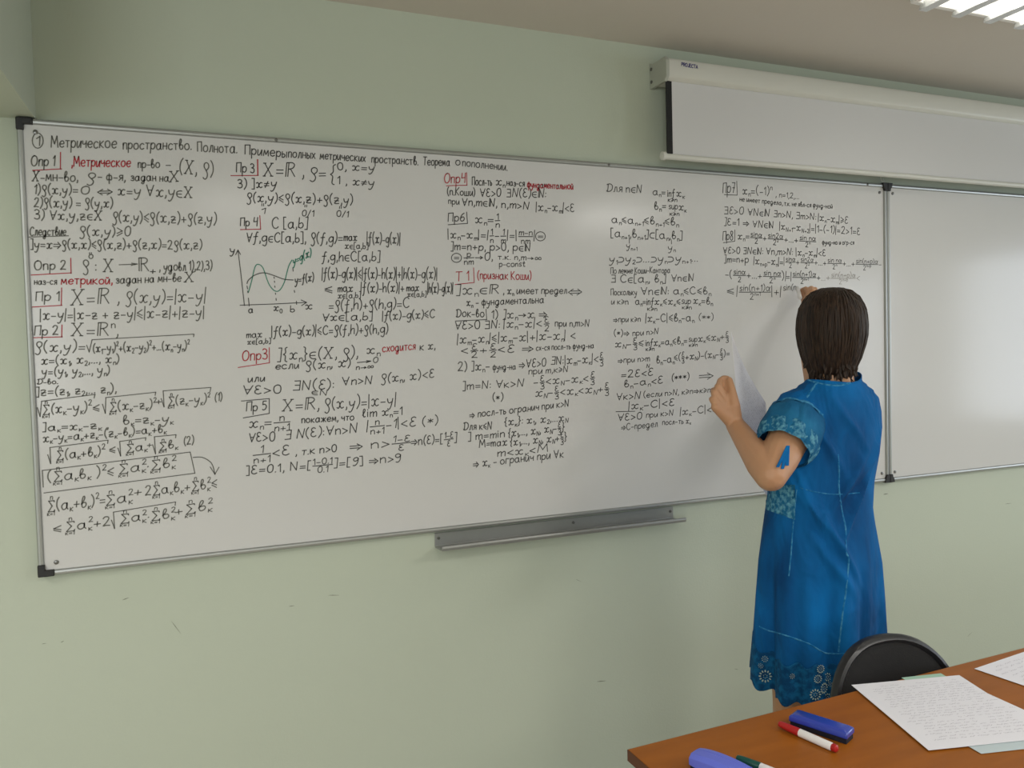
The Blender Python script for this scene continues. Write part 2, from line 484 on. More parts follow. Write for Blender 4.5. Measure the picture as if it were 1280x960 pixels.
def write_board():
    R = 'red'
    # ---- title and first column
    F(0, 140, 4.414, 'first')
    circ(208, 158, 30, 42); L(200, 185, 218, 185, 52, '1')
    L(282, 195, 640, 199, 62, 'Метрическое'); L(680, 204, 1055, 208, 54, 'пространство.'); L(1090, 217, 1307, 226, 56, 'Полнота.')
    L(172, 298, 300, 296, 56, 'Опр 1'); D([(334, 222), (333, 316)], R); D([(180, 322), (340, 314)], R)
    L(395, 300, 718, 302, 56, ',Метрическое', R); L(762, 306, 880, 308, 46, 'пр-во'); L(915, 303, 940, 303, 30, '–'); L(990, 336, 1175, 350, 76, '(X, ρ)')
    L(178, 380, 428, 382, 54, 'X–мн-во,'); L(480, 388, 520, 388, 52, 'ρ'); L(540, 376, 690, 380, 48, '– ф-я,'); L(722, 379, 930, 383, 44, 'задан на'); L(935, 384, 988, 380, 60, 'X')
    L(188, 450, 428, 453, 52, '1)ρ(x,y)='); L(446, 453, 490, 453, 44, '0'); L(538, 458, 618, 456, 46, '⇔'); L(650, 458, 774, 463, 54, 'x=y'); L(808, 462, 1062, 474, 60, '∀x,y∈X')
    L(188, 522, 620, 527, 52, '2)ρ(x,y) = ρ(y,x)')
    L(190, 592, 562, 596, 52, '3) ∀x,y,z∈X'); L(622, 604, 1192, 616, 56, 'ρ(x,y)≤ρ(x,z)+ρ(z,y)')
    L(165, 682, 362, 679, 46, 'Следствие'); D([(160, 690), (378, 683)]); L(440, 682, 718, 684, 54, 'ρ(x,y)≥0')
    L(170, 753, 1112, 756, 50, ']y=x⇒ρ(x,x)≤ρ(x,z)+ρ(z,x)=2ρ(x,z)'); L(494, 785, 504, 785, 26, '‖'); L(490, 808, 512, 808, 22, '0')
    F(0, 320, 4.414, 'first')
    L(190, 76, 362, 72, 52, 'Опр 2'); D([(390, 12), (392, 96)], R); D([(172, 105), (394, 93)], R)
    L(458, 84, 625, 86, 66, 'ρ : X'); L(655, 58, 755, 54, 34, '→'); L(768, 80, 820, 80, 72, 'ℝ'); L(828, 98, 856, 98, 40, '+'); L(880, 82, 1168, 76, 48, ', удовл 1),2),3)')
    L(190, 158, 312, 156, 36, 'наз-ся'); L(338, 157, 618, 153, 46, 'метрикой,', R); L(640, 152, 998, 140, 44, 'задан на мн-ве'); L(1018, 142, 1070, 140, 52, 'X')
    L(198, 246, 325, 246, 50, 'Пр 1'); D([(340, 176), (338, 272)], R); D([(172, 282), (342, 272)], R)
    L(392, 270, 600, 262, 80, 'X=ℝ'); L(650, 260, 1132, 250, 66, ', ρ(x,y)=|x–y|')
    L(222, 352, 1125, 336, 56, '|x–y|=|x–z + z–y|≤|x–z|+|z–y|')
    L(190, 438, 320, 433, 50, 'Пр 2'); D([(342, 380), (340, 448)], R); D([(180, 451), (344, 446)], R)
    L(395, 442, 650, 440, 68, 'X=ℝ^n,')
    L(195, 528, 465, 524, 58, 'ρ(x,y)='); D([(478, 492), (492, 530), (508, 462), (1070, 431), (1068, 446)])
    L(514, 530, 1042, 515, 46, '(x_1-y_1)^2+(x_2-y_2)^2+...(x_n-y_n)^2')
    L(228, 600, 655, 588, 46, 'x=(x_1, x_2,..., x_n)'); L(232, 660, 602, 650, 48, 'y=(y_1, y_2,..., y_n)')
    L(205, 708, 318, 705, 28, 'Д-во.'); L(200, 772, 640, 752, 48, ']z=(z_1, z_2,... z_n),')
    F(0, 470, 3.555, 'first')
    D([(166, 140), (178, 180), (185, 112), (422, 82), (418, 98)]); L(190, 168, 402, 156, 42, '\\S(x_k-y_k)^2'); L(414, 158, 440, 156, 34, '≤')
    D([(455, 125), (468, 166), (470, 96), (692, 72), (689, 86)]); L(488, 155, 690, 142, 40, '\\S(x_k-z_k)^2'); L(694, 126, 716, 124, 32, '+')
    D([(716, 100), (729, 138), (725, 66), (937, 51), (933, 70)]); L(748, 128, 930, 118, 38, '\\S(z_k-y_k)^2'); L(955, 112, 986, 108, 34, '(1)')
    L(190, 244, 480, 232, 34, ']a_k=x_k-z_k ,'); L(548, 214, 765, 206, 38, 'в_k=z_k-y_k')
    L(192, 294, 735, 250, 36, 'x_k-y_k=a_k+z_k-(z_k-в_k)=a_k+в_k')
    D([(212, 350), (225, 390), (222, 318), (480, 285), (478, 300)]); L(252, 370, 462, 350, 40, '\\S(a_k+в_k)^2'); L(486, 342, 510, 340, 32, '≤')
    D([(524, 320), (536, 356), (532, 291), (648, 274), (646, 286)]); L(562, 338, 650, 328, 36, '\\Sa_k'); L(654, 318, 672, 316, 28, '+')
    D([(678, 305), (691, 346), (686, 270), (782, 261), (780, 275)]); L(708, 328, 786, 318, 34, '\\Sв_k'); L(818, 306, 860, 300, 34, '(2)')
    D([(192, 494), (188, 420), (845, 338)]); D([(845, 338), (866, 432), (195, 520)])
    L(212, 468, 502, 442, 44, '(\\Sa_kв_k )^2≤'); L(528, 432, 776, 402, 42, '\\Sa_k^2·\\Sв_k^2')
    D([(858, 362), (900, 362), (940, 388), (955, 435)], curve=True); D([(934, 404), (955, 437), (973, 405)])
    L(212, 600, 466, 572, 48, '\\S(a_k+в_k)^2='); L(470, 572, 584, 556, 44, '\\Sa_k^2'); L(596, 532, 626, 528, 42, '+'); L(646, 530, 962, 496, 42, '2\\Sa_kв_k+\\Sв_k^2≤')
    L(238, 696, 270, 692, 36, '≤'); L(292, 688, 488, 664, 42, '\\Sa_k^2+2'); D([(495, 640), (509, 678), (504, 605), (780, 560), (778, 575)])
    L(535, 652, 772, 630, 40, '\\Sa_k^2·\\Sв_k^2'); L(780, 620, 937, 592, 42, '+\\Sв_k^2')
    # ---- second column
    F(270, 160, 4, 'second')
    L(145, 130, 352, 147, 46, 'Примеры'); L(362, 146, 495, 153, 44, 'полных'); L(520, 155, 746, 168, 42, 'метрических'); L(778, 172, 1010, 185, 42, 'пространств.'); L(1035, 184, 1168, 190, 42, 'Теорема')
    L(102, 221, 190, 223, 46, 'Пр 3'); D([(208, 158), (209, 236)], R, w=.0018); D([(74, 238), (212, 237)], R)
    L(238, 240, 438, 242, 66, 'X=ℝ ,'); L(470, 252, 548, 250, 54, 'ρ='); L(568, 270, 592, 270, 82, '~{'); L(608, 210, 790, 217, 38, '0, x=y'); L(608, 280, 790, 292, 40, '1 , x≠y')
    L(108, 300, 300, 298, 44, '3) ]x≠y'); L(155, 368, 682, 380, 46, 'ρ(x,y)≤ρ(x,z)+ρ(z,y)')
    for x, y in ((229, 390), (444, 396), (617, 402)): L(x, y, x + 9, y, 28, '‖')
    L(225, 428, 243, 428, 28, '1'); L(430, 440, 488, 442, 30, '0/1'); L(603, 442, 660, 445, 30, '0/1')
    L(122, 490, 205, 490, 42, 'Пр 4'); D([(219, 438), (223, 506)], R); D([(122, 508), (224, 506)], R); L(280, 500, 456, 500, 52, 'C [a,b]')
    L(152, 568, 448, 572, 48, '∀f,g∈C[a,b],'); L(475, 574, 632, 572, 50, 'ρ(f,g)='); L(640, 563, 705, 563, 36, 'max'); L(645, 603, 760, 604, 30, 'x∈[a,b]'); L(755, 574, 920, 578, 50, '|f(x)-g(x)|')
    D([(110, 612), (128, 760), (142, 888)]); D([(98, 634), (110, 610), (122, 632)]); L(70, 626, 92, 630, 38, 'y')
    D([(120, 886), (290, 880), (452, 872)]); D([(426, 860), (453, 872), (428, 888)]); L(448, 905, 480, 904, 36, 'x')
    D([(162, 850), (166, 890)]); D([(402, 866), (403, 882)]); L(163, 925, 184, 925, 34, 'a'); L(288, 914, 326, 916, 34, 'x_0'); L(372, 920, 392, 920, 32, 'b')
    D([(155, 778), (163, 760), (195, 735), (240, 724), (290, 738), (340, 756), (387, 760)], curve=True)
    D([(162, 822), (178, 765), (195, 695), (213, 682), (236, 702), (262, 775), (290, 812), (317, 812), (342, 770), (362, 695), (380, 660)], 'green', curve=True)
    for a, b in (((155, 790), (158, 805)), ((158, 815), (160, 824)), ((290, 745), (291, 752)), ((292, 765), (293, 772)), ((294, 790), (295, 797)), ((297, 825), (298, 832)), ((300, 852), (301, 862)), ((384, 700), (386, 716)), ((391, 812), (393, 822))):
        D([a, b])
    L(385, 684, 475, 640, 40, 'y=g(x)', 'green'); L(395, 778, 488, 764, 40, 'y=f(x)')
    L(530, 664, 818, 664, 46, 'f,g,h∈C[a,b]'); L(530, 752, 1105, 752, 50, '|f(x)-g(x)|≤|f(x)-h(x)|+|h(x)-g(x)|')
    L(545, 824, 580, 824, 38, '≤'); L(610, 820, 682, 817, 38, 'max'); L(610, 852, 722, 848, 28, 'x∈[a,b]'); L(724, 822, 940, 818, 46, '|f(x)-h(x)|+')
    L(953, 815, 1014, 814, 34, 'max'); L(958, 844, 1050, 842, 26, 'x∈[a,b]'); L(1058, 824, 1184, 822, 46, '|h(x)-g(x)|')
    L(565, 910, 965, 898, 48, '=ρ(f,h)+ρ(h,g)=C')
    F(270, 390, 4.267, 'second')
    L(568, 48, 832, 42, 42, '∀x∈[a,b]'); L(888, 42, 1165, 30, 44, '|f(x)-g(x)≤C')
    L(163, 138, 245, 134, 34, 'max'); L(168, 172, 290, 166, 26, 'x∈[a,b]'); L(297, 128, 916, 112, 48, '|f(x)-g(x)|≤C=ρ(f,h)+ρ(h,g)')
    L(140, 260, 272, 252, 54, 'Опр3', R); D([(284, 190), (285, 271)], R); D([(118, 296), (285, 271)], R)
    L(328, 256, 755, 242, 58, ']~{x_n~}∈(X, ρ),'); L(805, 222, 868, 222, 46, 'x_n'); L(888, 213, 1062, 200, 42, 'сходится', R); L(1088, 204, 1168, 197, 42, 'к x,')
    L(318, 306, 440, 300, 38, 'если'); L(480, 304, 716, 290, 46, 'ρ(x_n, x)'); L(752, 280, 825, 272, 30, '→'); L(838, 270, 862, 268, 30, '0'); L(748, 308, 838, 300, 26, 'n→∞')
    L(172, 375, 258, 368, 36, 'или'); L(142, 438, 345, 434, 46, '∀ε>0'); L(412, 418, 628, 408, 50, '∃N(ε):'); L(510, 440, 592, 444, 32, '∈N'); L(675, 390, 830, 382, 44, '∀n>N'); L(882, 376, 1162, 350, 46, 'ρ(x_n, x)<ε')
    L(162, 530, 268, 522, 48, 'Пр 5'); D([(135, 475), (284, 462), (284, 541), (145, 565)])
    L(355, 528, 548, 518, 60, 'X=ℝ,'); L(580, 520, 958, 494, 60, 'ρ(x,y)=|x-y|')
    L(178, 616, 390, 604, 52, 'x_n=\\f{n}{n+1}'); L(458, 592, 735, 576, 36, 'покажем, что'); L(782, 560, 992, 547, 42, 'lim x_n=1')
    L(175, 692, 312, 688, 48, '∀ε>0'); L(368, 680, 752, 642, 48, '∃ N(ε):∀n>N'); L(805, 630, 1182, 598, 48, '|\\f{n}{n+1}-1|<ε (*)')
    L(198, 782, 390, 762, 52, '\\f{1}{n+1}<ε'); L(425, 765, 642, 744, 40, ', т.к n>0'); L(715, 737, 1032, 712, 46, '⇒ n>\\f{1-ε}{ε}'); L(1040, 712, 1282, 690, 44, '⇒n(ε)=[\\f{1-ε}{ε}]')
    L(162, 866, 985, 798, 44, ']ε=0.1, N=[\\f{1-0.1}{0.1}]=[9] ⇒n>9')
    # ---- third column
    F(540, 190, 4.573, 'third')
    L(135, 75, 160, 76, 46, 'о'); L(175, 79, 430, 105, 44, 'пополнении.')
    L(70, 178, 188, 174, 56, 'Опр4', R); D([(198, 118), (200, 190), (82, 193)], R)
    L(230, 188, 342, 192, 46, 'Посл-ть'); L(365, 190, 412, 192, 44, 'x_n'); L(428, 192, 528, 197, 38, 'наз-ся'); L(545, 203, 806, 213, 38, 'фундаментальной', R, .0017)
    L(88, 246, 245, 250, 42, '(п.Коши)'); L(275, 254, 392, 254, 46, '∀ε>0'); L(428, 255, 650, 260, 48, '∃N(ε)∈ℕ:')
    L(95, 296, 155, 300, 36, 'при'); L(172, 305, 370, 314, 46, '∀n,m∈ℕ,'); L(398, 318, 552, 328, 44, 'n,m>N'); L(595, 334, 812, 342, 46, '|x_n-x_m|<ε')
    L(92, 398, 182, 395, 46, 'Пр6'); D([(198, 343), (203, 408), (92, 416)]); L(248, 406, 384, 408, 46, 'x_n=\\f{1}{n}')
    L(92, 490, 586, 500, 46, '|x_n-x_m|=|\\f{1}{n}-\\f{1}{m}|=|\\f{m-n}{nm}|'); circ(620, 482, 28, 26); L(606, 496, 634, 496, 36, '=')
    L(108, 560, 560, 566, 44, ']m=n+p, p>0, p∈ℕ'); circ(140, 605, 29, 26); L(127, 618, 153, 618, 34, '=')
    L(182, 620, 345, 618, 44, '\\f{p}{nm}→0,'); L(378, 614, 622, 620, 32, 'т.к. n,m→∞'); L(385, 656, 532, 654, 32, 'p-const')
    L(135, 738, 210, 734, 54, 'T 1', R); D([(238, 662), (241, 746), (132, 758)], R); L(260, 725, 566, 730, 46, '(признак Коши)', R)
    L(140, 815, 380, 810, 54, ']x_n∈ℝ'); L(408, 812, 770, 810, 40, ', x_n имеет предел'); L(778, 818, 854, 816, 50, '⇔')
    L(198, 880, 638, 862, 42, 'x_n – фундаментальна')
    F(540, 380, 4.364, 'third')
    L(132, 70, 284, 70, 42, 'Док-во'); D([(128, 93), (300, 85)]); D([(295, 28), (298, 85)]); L(325, 78, 626, 74, 44, '1) ]x_n→x ⇒')
    L(125, 138, 368, 132, 44, '∀ε>0 ∃N:'); L(392, 128, 636, 124, 46, '|x_n-x|<\\f{ε}{2}'); L(672, 122, 856, 122, 36, 'при n,m>N')
    L(138, 214, 782, 190, 46, '|x_m-x_n|≤|x_m-x|+|x-x_n| <')
    L(160, 272, 550, 260, 44, '<\\f{ε}{2}+\\f{ε}{2}<ε ⇒'); L(568, 254, 882, 240, 32, 'сх-ся посл-ть фунд-на')
    L(142, 364, 312, 358, 46, '2) ]x_n-'); L(332, 360, 456, 356, 34, 'фунд-на'); L(475, 350, 620, 340, 44, '⇒∀ε>0'); L(650, 330, 932, 316, 44, '∃N:|x_m-x_k|<\\f{ε}{3}'); L(528, 383, 740, 370, 34, 'при m,k≥N')
    L(168, 468, 498, 450, 42, ']m=N: ∀k>N'); L(555, 446, 884, 418, 42, '-\\f{ε}{3}<x_N-x_k<\\f{ε}{3}'); L(332, 528, 386, 526, 40, '(*)'); L(565, 506, 962, 478, 42, 'x_N-\\f{ε}{3}<x_k<x_N+\\f{ε}{3}')
    L(205, 622, 745, 558, 38, '⇒ посл-ть огранич при k>N')
    L(172, 688, 325, 682, 40, 'Для k≤N'); L(395, 662, 738, 636, 40, '~{x_k~}: x_1, x_2,...x_N')
    L(198, 744, 395, 724, 40, '] m=min'); L(415, 725, 720, 690, 42, '~{x_1,..., x_N, x_N-\\f{ε}{3}~}')
    L(258, 782, 408, 770, 40, 'M=max'); L(425, 772, 734, 744, 42, '~{x_1,..., x_N, x_N+\\f{ε}{3}~}')
    L(358, 832, 630, 806, 42, 'm<x_k<M'); L(225, 890, 716, 836, 42, '⇒ x_k – огранич при ∀k')
    # ---- fourth column
    F(740, 210, 5.053, 'fourth')
    L(92, 148, 312, 156, 50, 'Для n∈N'); L(385, 170, 462, 172, 44, 'a_n='); L(478, 180, 522, 180, 44, 'inf'); L(535, 178, 580, 182, 44, 'x_k'); L(480, 212, 536, 213, 28, 'k≥n')
    L(395, 262, 465, 260, 50, 'в_n='); L(485, 258, 540, 260, 40, 'sup'); L(548, 265, 592, 268, 44, 'x_k'); L(492, 300, 550, 302, 26, 'k≥n')
    L(125, 345, 542, 362, 48, 'a_n≤a_{n+1}≤в_{n+1}≤в_n'); L(120, 434, 568, 450, 50, '[a_{n+1},в_{n+1}]⊂[a_n,в_n]')
    D([(235, 452), (236, 476)]); L(218, 508, 280, 512, 40, 'y_{n+1}'); D([(501, 452), (502, 480)]); L(482, 520, 522, 520, 40, 'y_n')
    L(110, 598, 666, 590, 46, 'y_1⊃y_2⊃...⊃y_n⊃y_{n+1}...'); L(118, 667, 492, 662, 38, 'По лемме Коши-Кантора')
    L(122, 722, 464, 722, 48, '∃ C∈[a_n, в_n]'); L(502, 716, 640, 712, 44, '∀n∈ℕ'); L(120, 803, 282, 803, 40, 'Поскольку'); L(312, 800, 746, 796, 46, '∀n∈ℕ: a_n≤C≤в_n')
    L(122, 860, 228, 862, 36, 'и k≥n'); L(275, 862, 338, 862, 44, 'a_n='); L(346, 864, 388, 864, 44, 'inf'); L(395, 862, 556, 862, 42, 'x_k≤x_k≤'); L(566, 858, 622, 858, 40, 'sup'); L(640, 856, 758, 860, 44, 'x_k=в_n'); L(350, 900, 410, 902, 26, 'k≥n'); L(570, 890, 628, 892, 24, 'k≥n')
    F(740, 380, 5.333, 'fourth')
    L(142, 120, 322, 118, 38, '⇒при k≥n'); L(358, 118, 676, 112, 50, '|x_k-C|≤в_n-a_n'); L(712, 106, 808, 106, 42, '(**)')
    L(148, 214, 246, 212, 42, '(*)⇒'); L(272, 212, 440, 200, 38, 'при n>N'); L(155, 288, 340, 280, 46, 'x_N-\\f{ε}{3}≤'); L(358, 280, 404, 278, 44, 'inf'); L(412, 278, 632, 264, 46, 'x_k=a_n≤в_n='); L(645, 252, 700, 250, 38, 'sup'); L(708, 250, 908, 234, 44, 'x_k≤x_N+\\f{ε}{3}'); L(360, 312, 414, 312, 26, 'k≥n'); L(648, 285, 702, 282, 24, 'k≥n')
    L(172, 394, 384, 380, 38, '⇒при n>m'); L(364, 425, 382, 425, 24, 'N'); L(430, 394, 545, 388, 48, 'в_n-a_n'); L(548, 378, 916, 346, 44, '≤(\\f{ε}{3}+x_N)-(x_N-\\f{ε}{3})=')
    L(195, 494, 404, 476, 48, '=2ε<ε'); L(215, 555, 470, 526, 48, 'в_n-a_n<ε'); L(532, 512, 646, 504, 46, '(***)'); L(715, 506, 808, 500, 66, '⇒')
    L(165, 640, 320, 630, 46, '∀k>N'); L(345, 624, 788, 588, 38, '(если n>N, k≥n⇒k≥n'); L(245, 702, 546, 678, 48, '|x_k-C|<ε'); D([(160, 718), (286, 715)])
    L(172, 780, 330, 768, 46, '∀ε>0'); L(362, 758, 540, 742, 38, 'при k>N'); L(588, 740, 832, 718, 46, '|x_k-C|<ε'); L(195, 842, 436, 818, 42, '⇒C-предел'); L(470, 806, 656, 794, 36, 'посл-ть x_k')
    # ---- fifth column
    F(890, 210, 5.333, 'fifth')
    L(72, 165, 150, 165, 70, 'Пр7'); D([(165, 88), (168, 181), (82, 178)]); L(205, 174, 396, 180, 54, 'x_n=(-1)^n'); L(425, 192, 578, 206, 36, ', n=1,2,...')
    L(185, 220, 470, 248, 32, 'не имеет предела,'); L(482, 250, 802, 270, 32, 'т.к. не явл-ся фунд-ной')
    L(82, 305, 208, 308, 48, '∃ε>0'); L(240, 315, 380, 322, 46, '∀N∈ℕ'); L(412, 325, 692, 346, 44, '∃n>N, ∃m>N:'); L(708, 350, 904, 370, 46, '|x_n-x_m|≥ε')
    L(82, 378, 245, 386, 46, ']ε=1 ⇒'); L(272, 395, 408, 402, 46, '∀N∈ℕ'); L(450, 408, 986, 446, 46, '|x_{N+1}-x_{N+2}|=|1-(-1)|=2>1=ε')
    L(72, 480, 138, 478, 60, 'Пр8'); D([(152, 412), (152, 488), (75, 498)]); L(172, 474, 246, 476, 46, 'x_n='); L(256, 478, 690, 508, 46, '\\f{sinα}{2}+\\f{sin2α}{2^2}+...+\\f{sin nα}{2^n}'); L(735, 510, 946, 510, 30, 'фунд-на и огр-ся')
    L(75, 568, 756, 586, 44, '∀ε>0 ∃N∈ℕ: ∀n,m>N: |x_n-x_m|<ε')
    L(82, 628, 242, 632, 46, ']m=n+p'); L(278, 638, 472, 648, 46, '|x_{n+p}-x_n|='); L(480, 642, 1128, 660, 44, '|\\f{sinα}{2}+\\f{sin2α}{2^2}+...+\\f{sin nα}{2^n}+...+\\f{sin(n+p)α}{2^{n+p}}-', w=.0013)
    L(88, 730, 492, 744, 50, '-(\\f{sinα}{2}+...+\\f{sin nα}{2^n})|'); L(496, 744, 720, 748, 48, '=|\\f{sin(n+1)α}{2^{n+1}}+'); L(728, 750, 984, 752, 46, '...+\\f{sin(n+p)α}{2^{n+p}}<', 'faded', .0012)
    L(102, 842, 145, 842, 44, '≤'); L(165, 846, 458, 848, 58, '|\\f{sin(n+1)α}{2^{n+1}}|+|'); L(475, 815, 584, 812, 40, 'sin(n+')
# ------------------------------------------------------------------ whiteboards
M_board = mat('whiteboard_enamel', srgb(207, 207, 206), 0.15, spec=0.23, bump=0.01, bscale=9)
M_alu = mat('aluminium', srgb(168, 170, 168), 0.42, metal=0.75, noise=0.04, nscale=30)
M_cap = mat('black_plastic', srgb(26, 25, 27), 0.5)
M_screw = mat('screw_steel', srgb(120, 120, 118), 0.3, metal=0.9)
INKM = {'black': mat('black_marker_ink', srgb(74, 74, 72), 0.6), 'red': mat('red_marker_ink', srgb(172, 52, 62), 0.6),
        'green': mat('green_marker_ink', srgb(52, 128, 108), 0.6), 'faded': mat('worn_black_ink', srgb(150, 146, 140), 0.6)}
INK_OLD = mat('rubbed_black_ink', srgb(100, 100, 94), 0.6)
BW, ZB, BH = 2.8705, 0.9712, 1.15

def whiteboard(x0, x1, label, caps):
    """caps: corner -> 'corner' or 'joint'"""
    t = thing('whiteboard', ((x0 + x1) / 2, 0, ZB), label, 'whiteboard')
    ox, oz = (x0 + x1) / 2, ZB
    def P(name, mb, m, **k):
        mb.v = [(x - ox, y, z - oz) for x, y, z in mb.v]
        return obj(name, mb, m, t, **k)
    z0, z1 = ZB, ZB + BH
    P('writing_surface', MB().box(x0 + .006, x1 - .006, -.0198, -.004, z0 + .006, z1 - .006), M_board)
    w = 0.014
    fr = MB()
    prof = [(-.003, 0), (-.022, 0), (-.0255, .0025), (-.0265, .007), (-.0255, .0115), (-.0205, w), (-.003, w)]
    fr.prism([(y, z0 + z) for y, z in prof], 'x', x0 + .012, x1 - .012)
    fr.prism([(y, z1 - z) for y, z in prof], 'x', x0 + .012, x1 - .012)
    fr.rings([[(x0 + z, y, zz) for y, z in prof] for zz in (z0 + .012, z1 - .012)])
    fr.rings([[(x1 - z, y, zz) for y, z in prof] for zz in (z0 + .012, z1 - .012)])
    P('frame', fr, M_alu)
    for cx, cz, kind in caps:
        sx = 1 if cx == 0 else -1; sz = 1 if cz == 0 else -1
        X = x0 if cx == 0 else x1; Z = z0 if cz == 0 else z1
        l1, l2 = (.036, .030) if kind == 'corner' else (.024, .028)
        poly = [(-.001, -.001), (l1, -.001), (l1, w + .001), (w + .001, w + .001), (w + .001, l2), (-.001, l2)]
        if kind == 'joint': poly = [(-.0005, -.004), (l1, -.003), (l1 - .006, w + .002), (w + .001, w + .003), (w - .001, l2), (-.0005, l2)]
        P('corner_cap', MB().prism([(X + sx * a, Z + sz * b) for a, b in poly], 'y', -.030, -.002), M_cap, bevel=.0025)
        sxp, szp = X + sx * .032, Z + sz * .034
        if kind == 'corner': sxp, szp = X + sx * .040, Z + sz * .032
        P('screw', MB().tube([(sxp, -.0195, szp), (sxp, -.0225, szp), (sxp, -.0235, szp)], [.006, .0055, .003], 12), M_screw, smooth=True)
    return t, P
wb, P1 = whiteboard(0, BW, 'long whiteboard filled with black and red handwritten mathematics', [(0, 0, 'corner'), (0, 1, 'corner'), (1, 0, 'joint'), (1, 1, 'joint')])
wb2, P2 = whiteboard(BW + .003, BW + 1.48, 'blank whiteboard joined beyond the black corner clips of the written one', [(0, 0, 'joint'), (0, 1, 'joint'), (1, 0, 'corner'), (1, 1, 'corner')])
for px, py in ((345, 174), (1083, 228.5), (760, 199)):
    q = on_y(px, py, -.02)
    P1('rivet', MB().ellipsoid((q.x, -.0262, ZB + BH - .008), (.0045, .003, .0045), 10, 6), M_screw, smooth=True)
write_board()
for (col, blk), mb in INK.items():
    o = P1({'faded': 'faded_handwriting', 'red': 'red_heading', 'green': 'green_curve'}.get(col, 'handwriting'), mb, INK_OLD if (col, blk) == ('black', 'first') else INKM[col])
    o['label'] = {'black': 'black marker formulas in the %s column', 'red': 'red marker heading in the %s column', 'green': 'green marker curve in the %s column', 'faded': 'half wiped black formula in the %s column'}[col] % blk.split()[0]
# wire clip at the joint of the boards
q = on_y(1108, 226, -.02)
P1('wire_hook', MB().tube([(q.x - .022, -.012, ZB + BH + .030), (q.x - .020, -.015, ZB + BH + .012), (q.x - .008, -.018, ZB + BH + .004), (BW - .006, -.018, ZB + BH + .003), (BW - .003, -.012, ZB + BH + .022)], .0018, 8), M_white, smooth=True)

# ------------------------------------------------------------------ pen tray under the written board
tx0, tx1, tz = 1.043, 1.897, 0.964
tr = thing('pen_tray', ((tx0 + tx1) / 2, 0, tz - .04), 'empty aluminium pen tray fixed under the written whiteboard', 'pen tray')
ox, oz = (tx0 + tx1) / 2, tz - .04
M_tray = mat('brushed_tray', srgb(158, 160, 158), 0.42, metal=0.6, noise=0.05, nscale=25)
prof = [(-.004, .0), (-.004, -.040), (-.074, -.034), (-.076, -.026), (-.080, -.024), (-.083, -.030), (-.080, -.039), (-.006, -.045), (-.0005, -.045), (-.0005, 0)]
obj('channel', MB().prism([(y, z + tz - oz) for y, z in prof], 'x', tx0 - ox, tx1 - ox), M_tray, tr, bevel=.0012)
for x in (tx0 + .012, tx0 + .55 * (tx1 - tx0), tx1 - .012):
    obj('screw', MB().tube([(x - ox, -.004, tz - oz - .016), (x - ox, -.0065, tz - oz - .016), (x - ox, -.007, tz - oz - .016)], [.005, .0045, .002], 10), M_screw, tr, smooth=True)

# ------------------------------------------------------------------ projection screen
M_case = mat('screen_housing', srgb(208, 208, 200), 0.45)
M_capg = mat('grey_end_cap', srgb(172, 175, 165), 0.5)
M_cloth = mat('screen_cloth', srgb(206, 206, 206), 0.85, bump=0.02, bscale=300)
M_blackedge = mat('black_border', srgb(22, 22, 22), 0.8)
M_logo = mat('blue_print', srgb(60, 54, 120), 0.6)
sx0, sx1 = 1.838, 4.20
scr = thing('projection_screen', (3.0, 0, 2.12), 'pull down projector screen in its white housing above the whiteboards', 'projection screen')
def S(name, mb, m, par=None, **k):
    mb.v = [(x - 3.0, y, z - 2.12) for x, y, z in mb.v]
    return obj(name, mb, m, par or scr, **k)
zt, zb_ = 2.457, 2.385
hp = [(-.012, zb_ + .006), (-.030, zb_), (-.086, zb_), (-.098, zb_ + .010), (-.100, zb_ + .020), (-.100, zt - .012), (-.094, zt - .002), (-.085, zt), (-.02, zt), (-.012, zt - .006)]
hs = S('housing', MB().prism(hp, 'x', sx0 + .012, sx1 - .012), M_case, bevel=.002)
for xa, xb in ((sx0, sx0 + .0125), (sx1 - .0125, sx1)):
    ep = [(0.0, zb_ - .003), (-.088, zb_ - .003), (-.101, zb_ + .010), (-.102, zt - .010), (-.092, zt + .003), (-.018, zt + .004), (0.0, zt + .012)]
    c = S('end_cap', MB().prism(ep, 'x', xa, xb), M_capg, bevel=.002)
for zz in (zb_ + .018, zt - .012):
    S('mounting_screw', MB().tube([(sx0 + .001, -.012, zz), (sx0 - .003, -.012, zz), (sx0 - .004, -.012, zz)], [.006, .005, .002], 10), M_screw, smooth=True)
fab = S('screen_fabric', MB().box(1.8685, sx1 - .06, -.0835, -.0815, 2.140, zb_ + .006), M_cloth)
S('black_border', MB().box(1.8465, 1.8690, -.0837, -.0813, 2.150, zb_ + .006), M_blackedge)
S('bottom_bar', MB().prism([(-.0825 + .011 * math.cos(a), 2.1395 + .0095 * math.sin(a)) for a in [2 * math.pi * k / 16 for k in range(16)]], 'x', 1.838, sx1 - .04), M_case, smooth=True)
for x in (1.832, sx1 - .034):
    S('bar_end_cap', MB().tube([(x - .007, -.0825, 2.141), (x - .005, -.0825, 2.141), (x + .007, -.0825, 2.141)], [.009, .014, .014], 14), M_case, smooth=True)
# maker's word on the housing
INK_keep = INK; INK = {}
BOARD_Y = -.1004
F(0, 0, 1, 'logo')
L(852, 82.2, 872, 85.8, 4.2, 'PROJECTA', 'logo', .0016)
S('printed_word', INK[('logo', 'logo')], M_logo)
INK = INK_keep

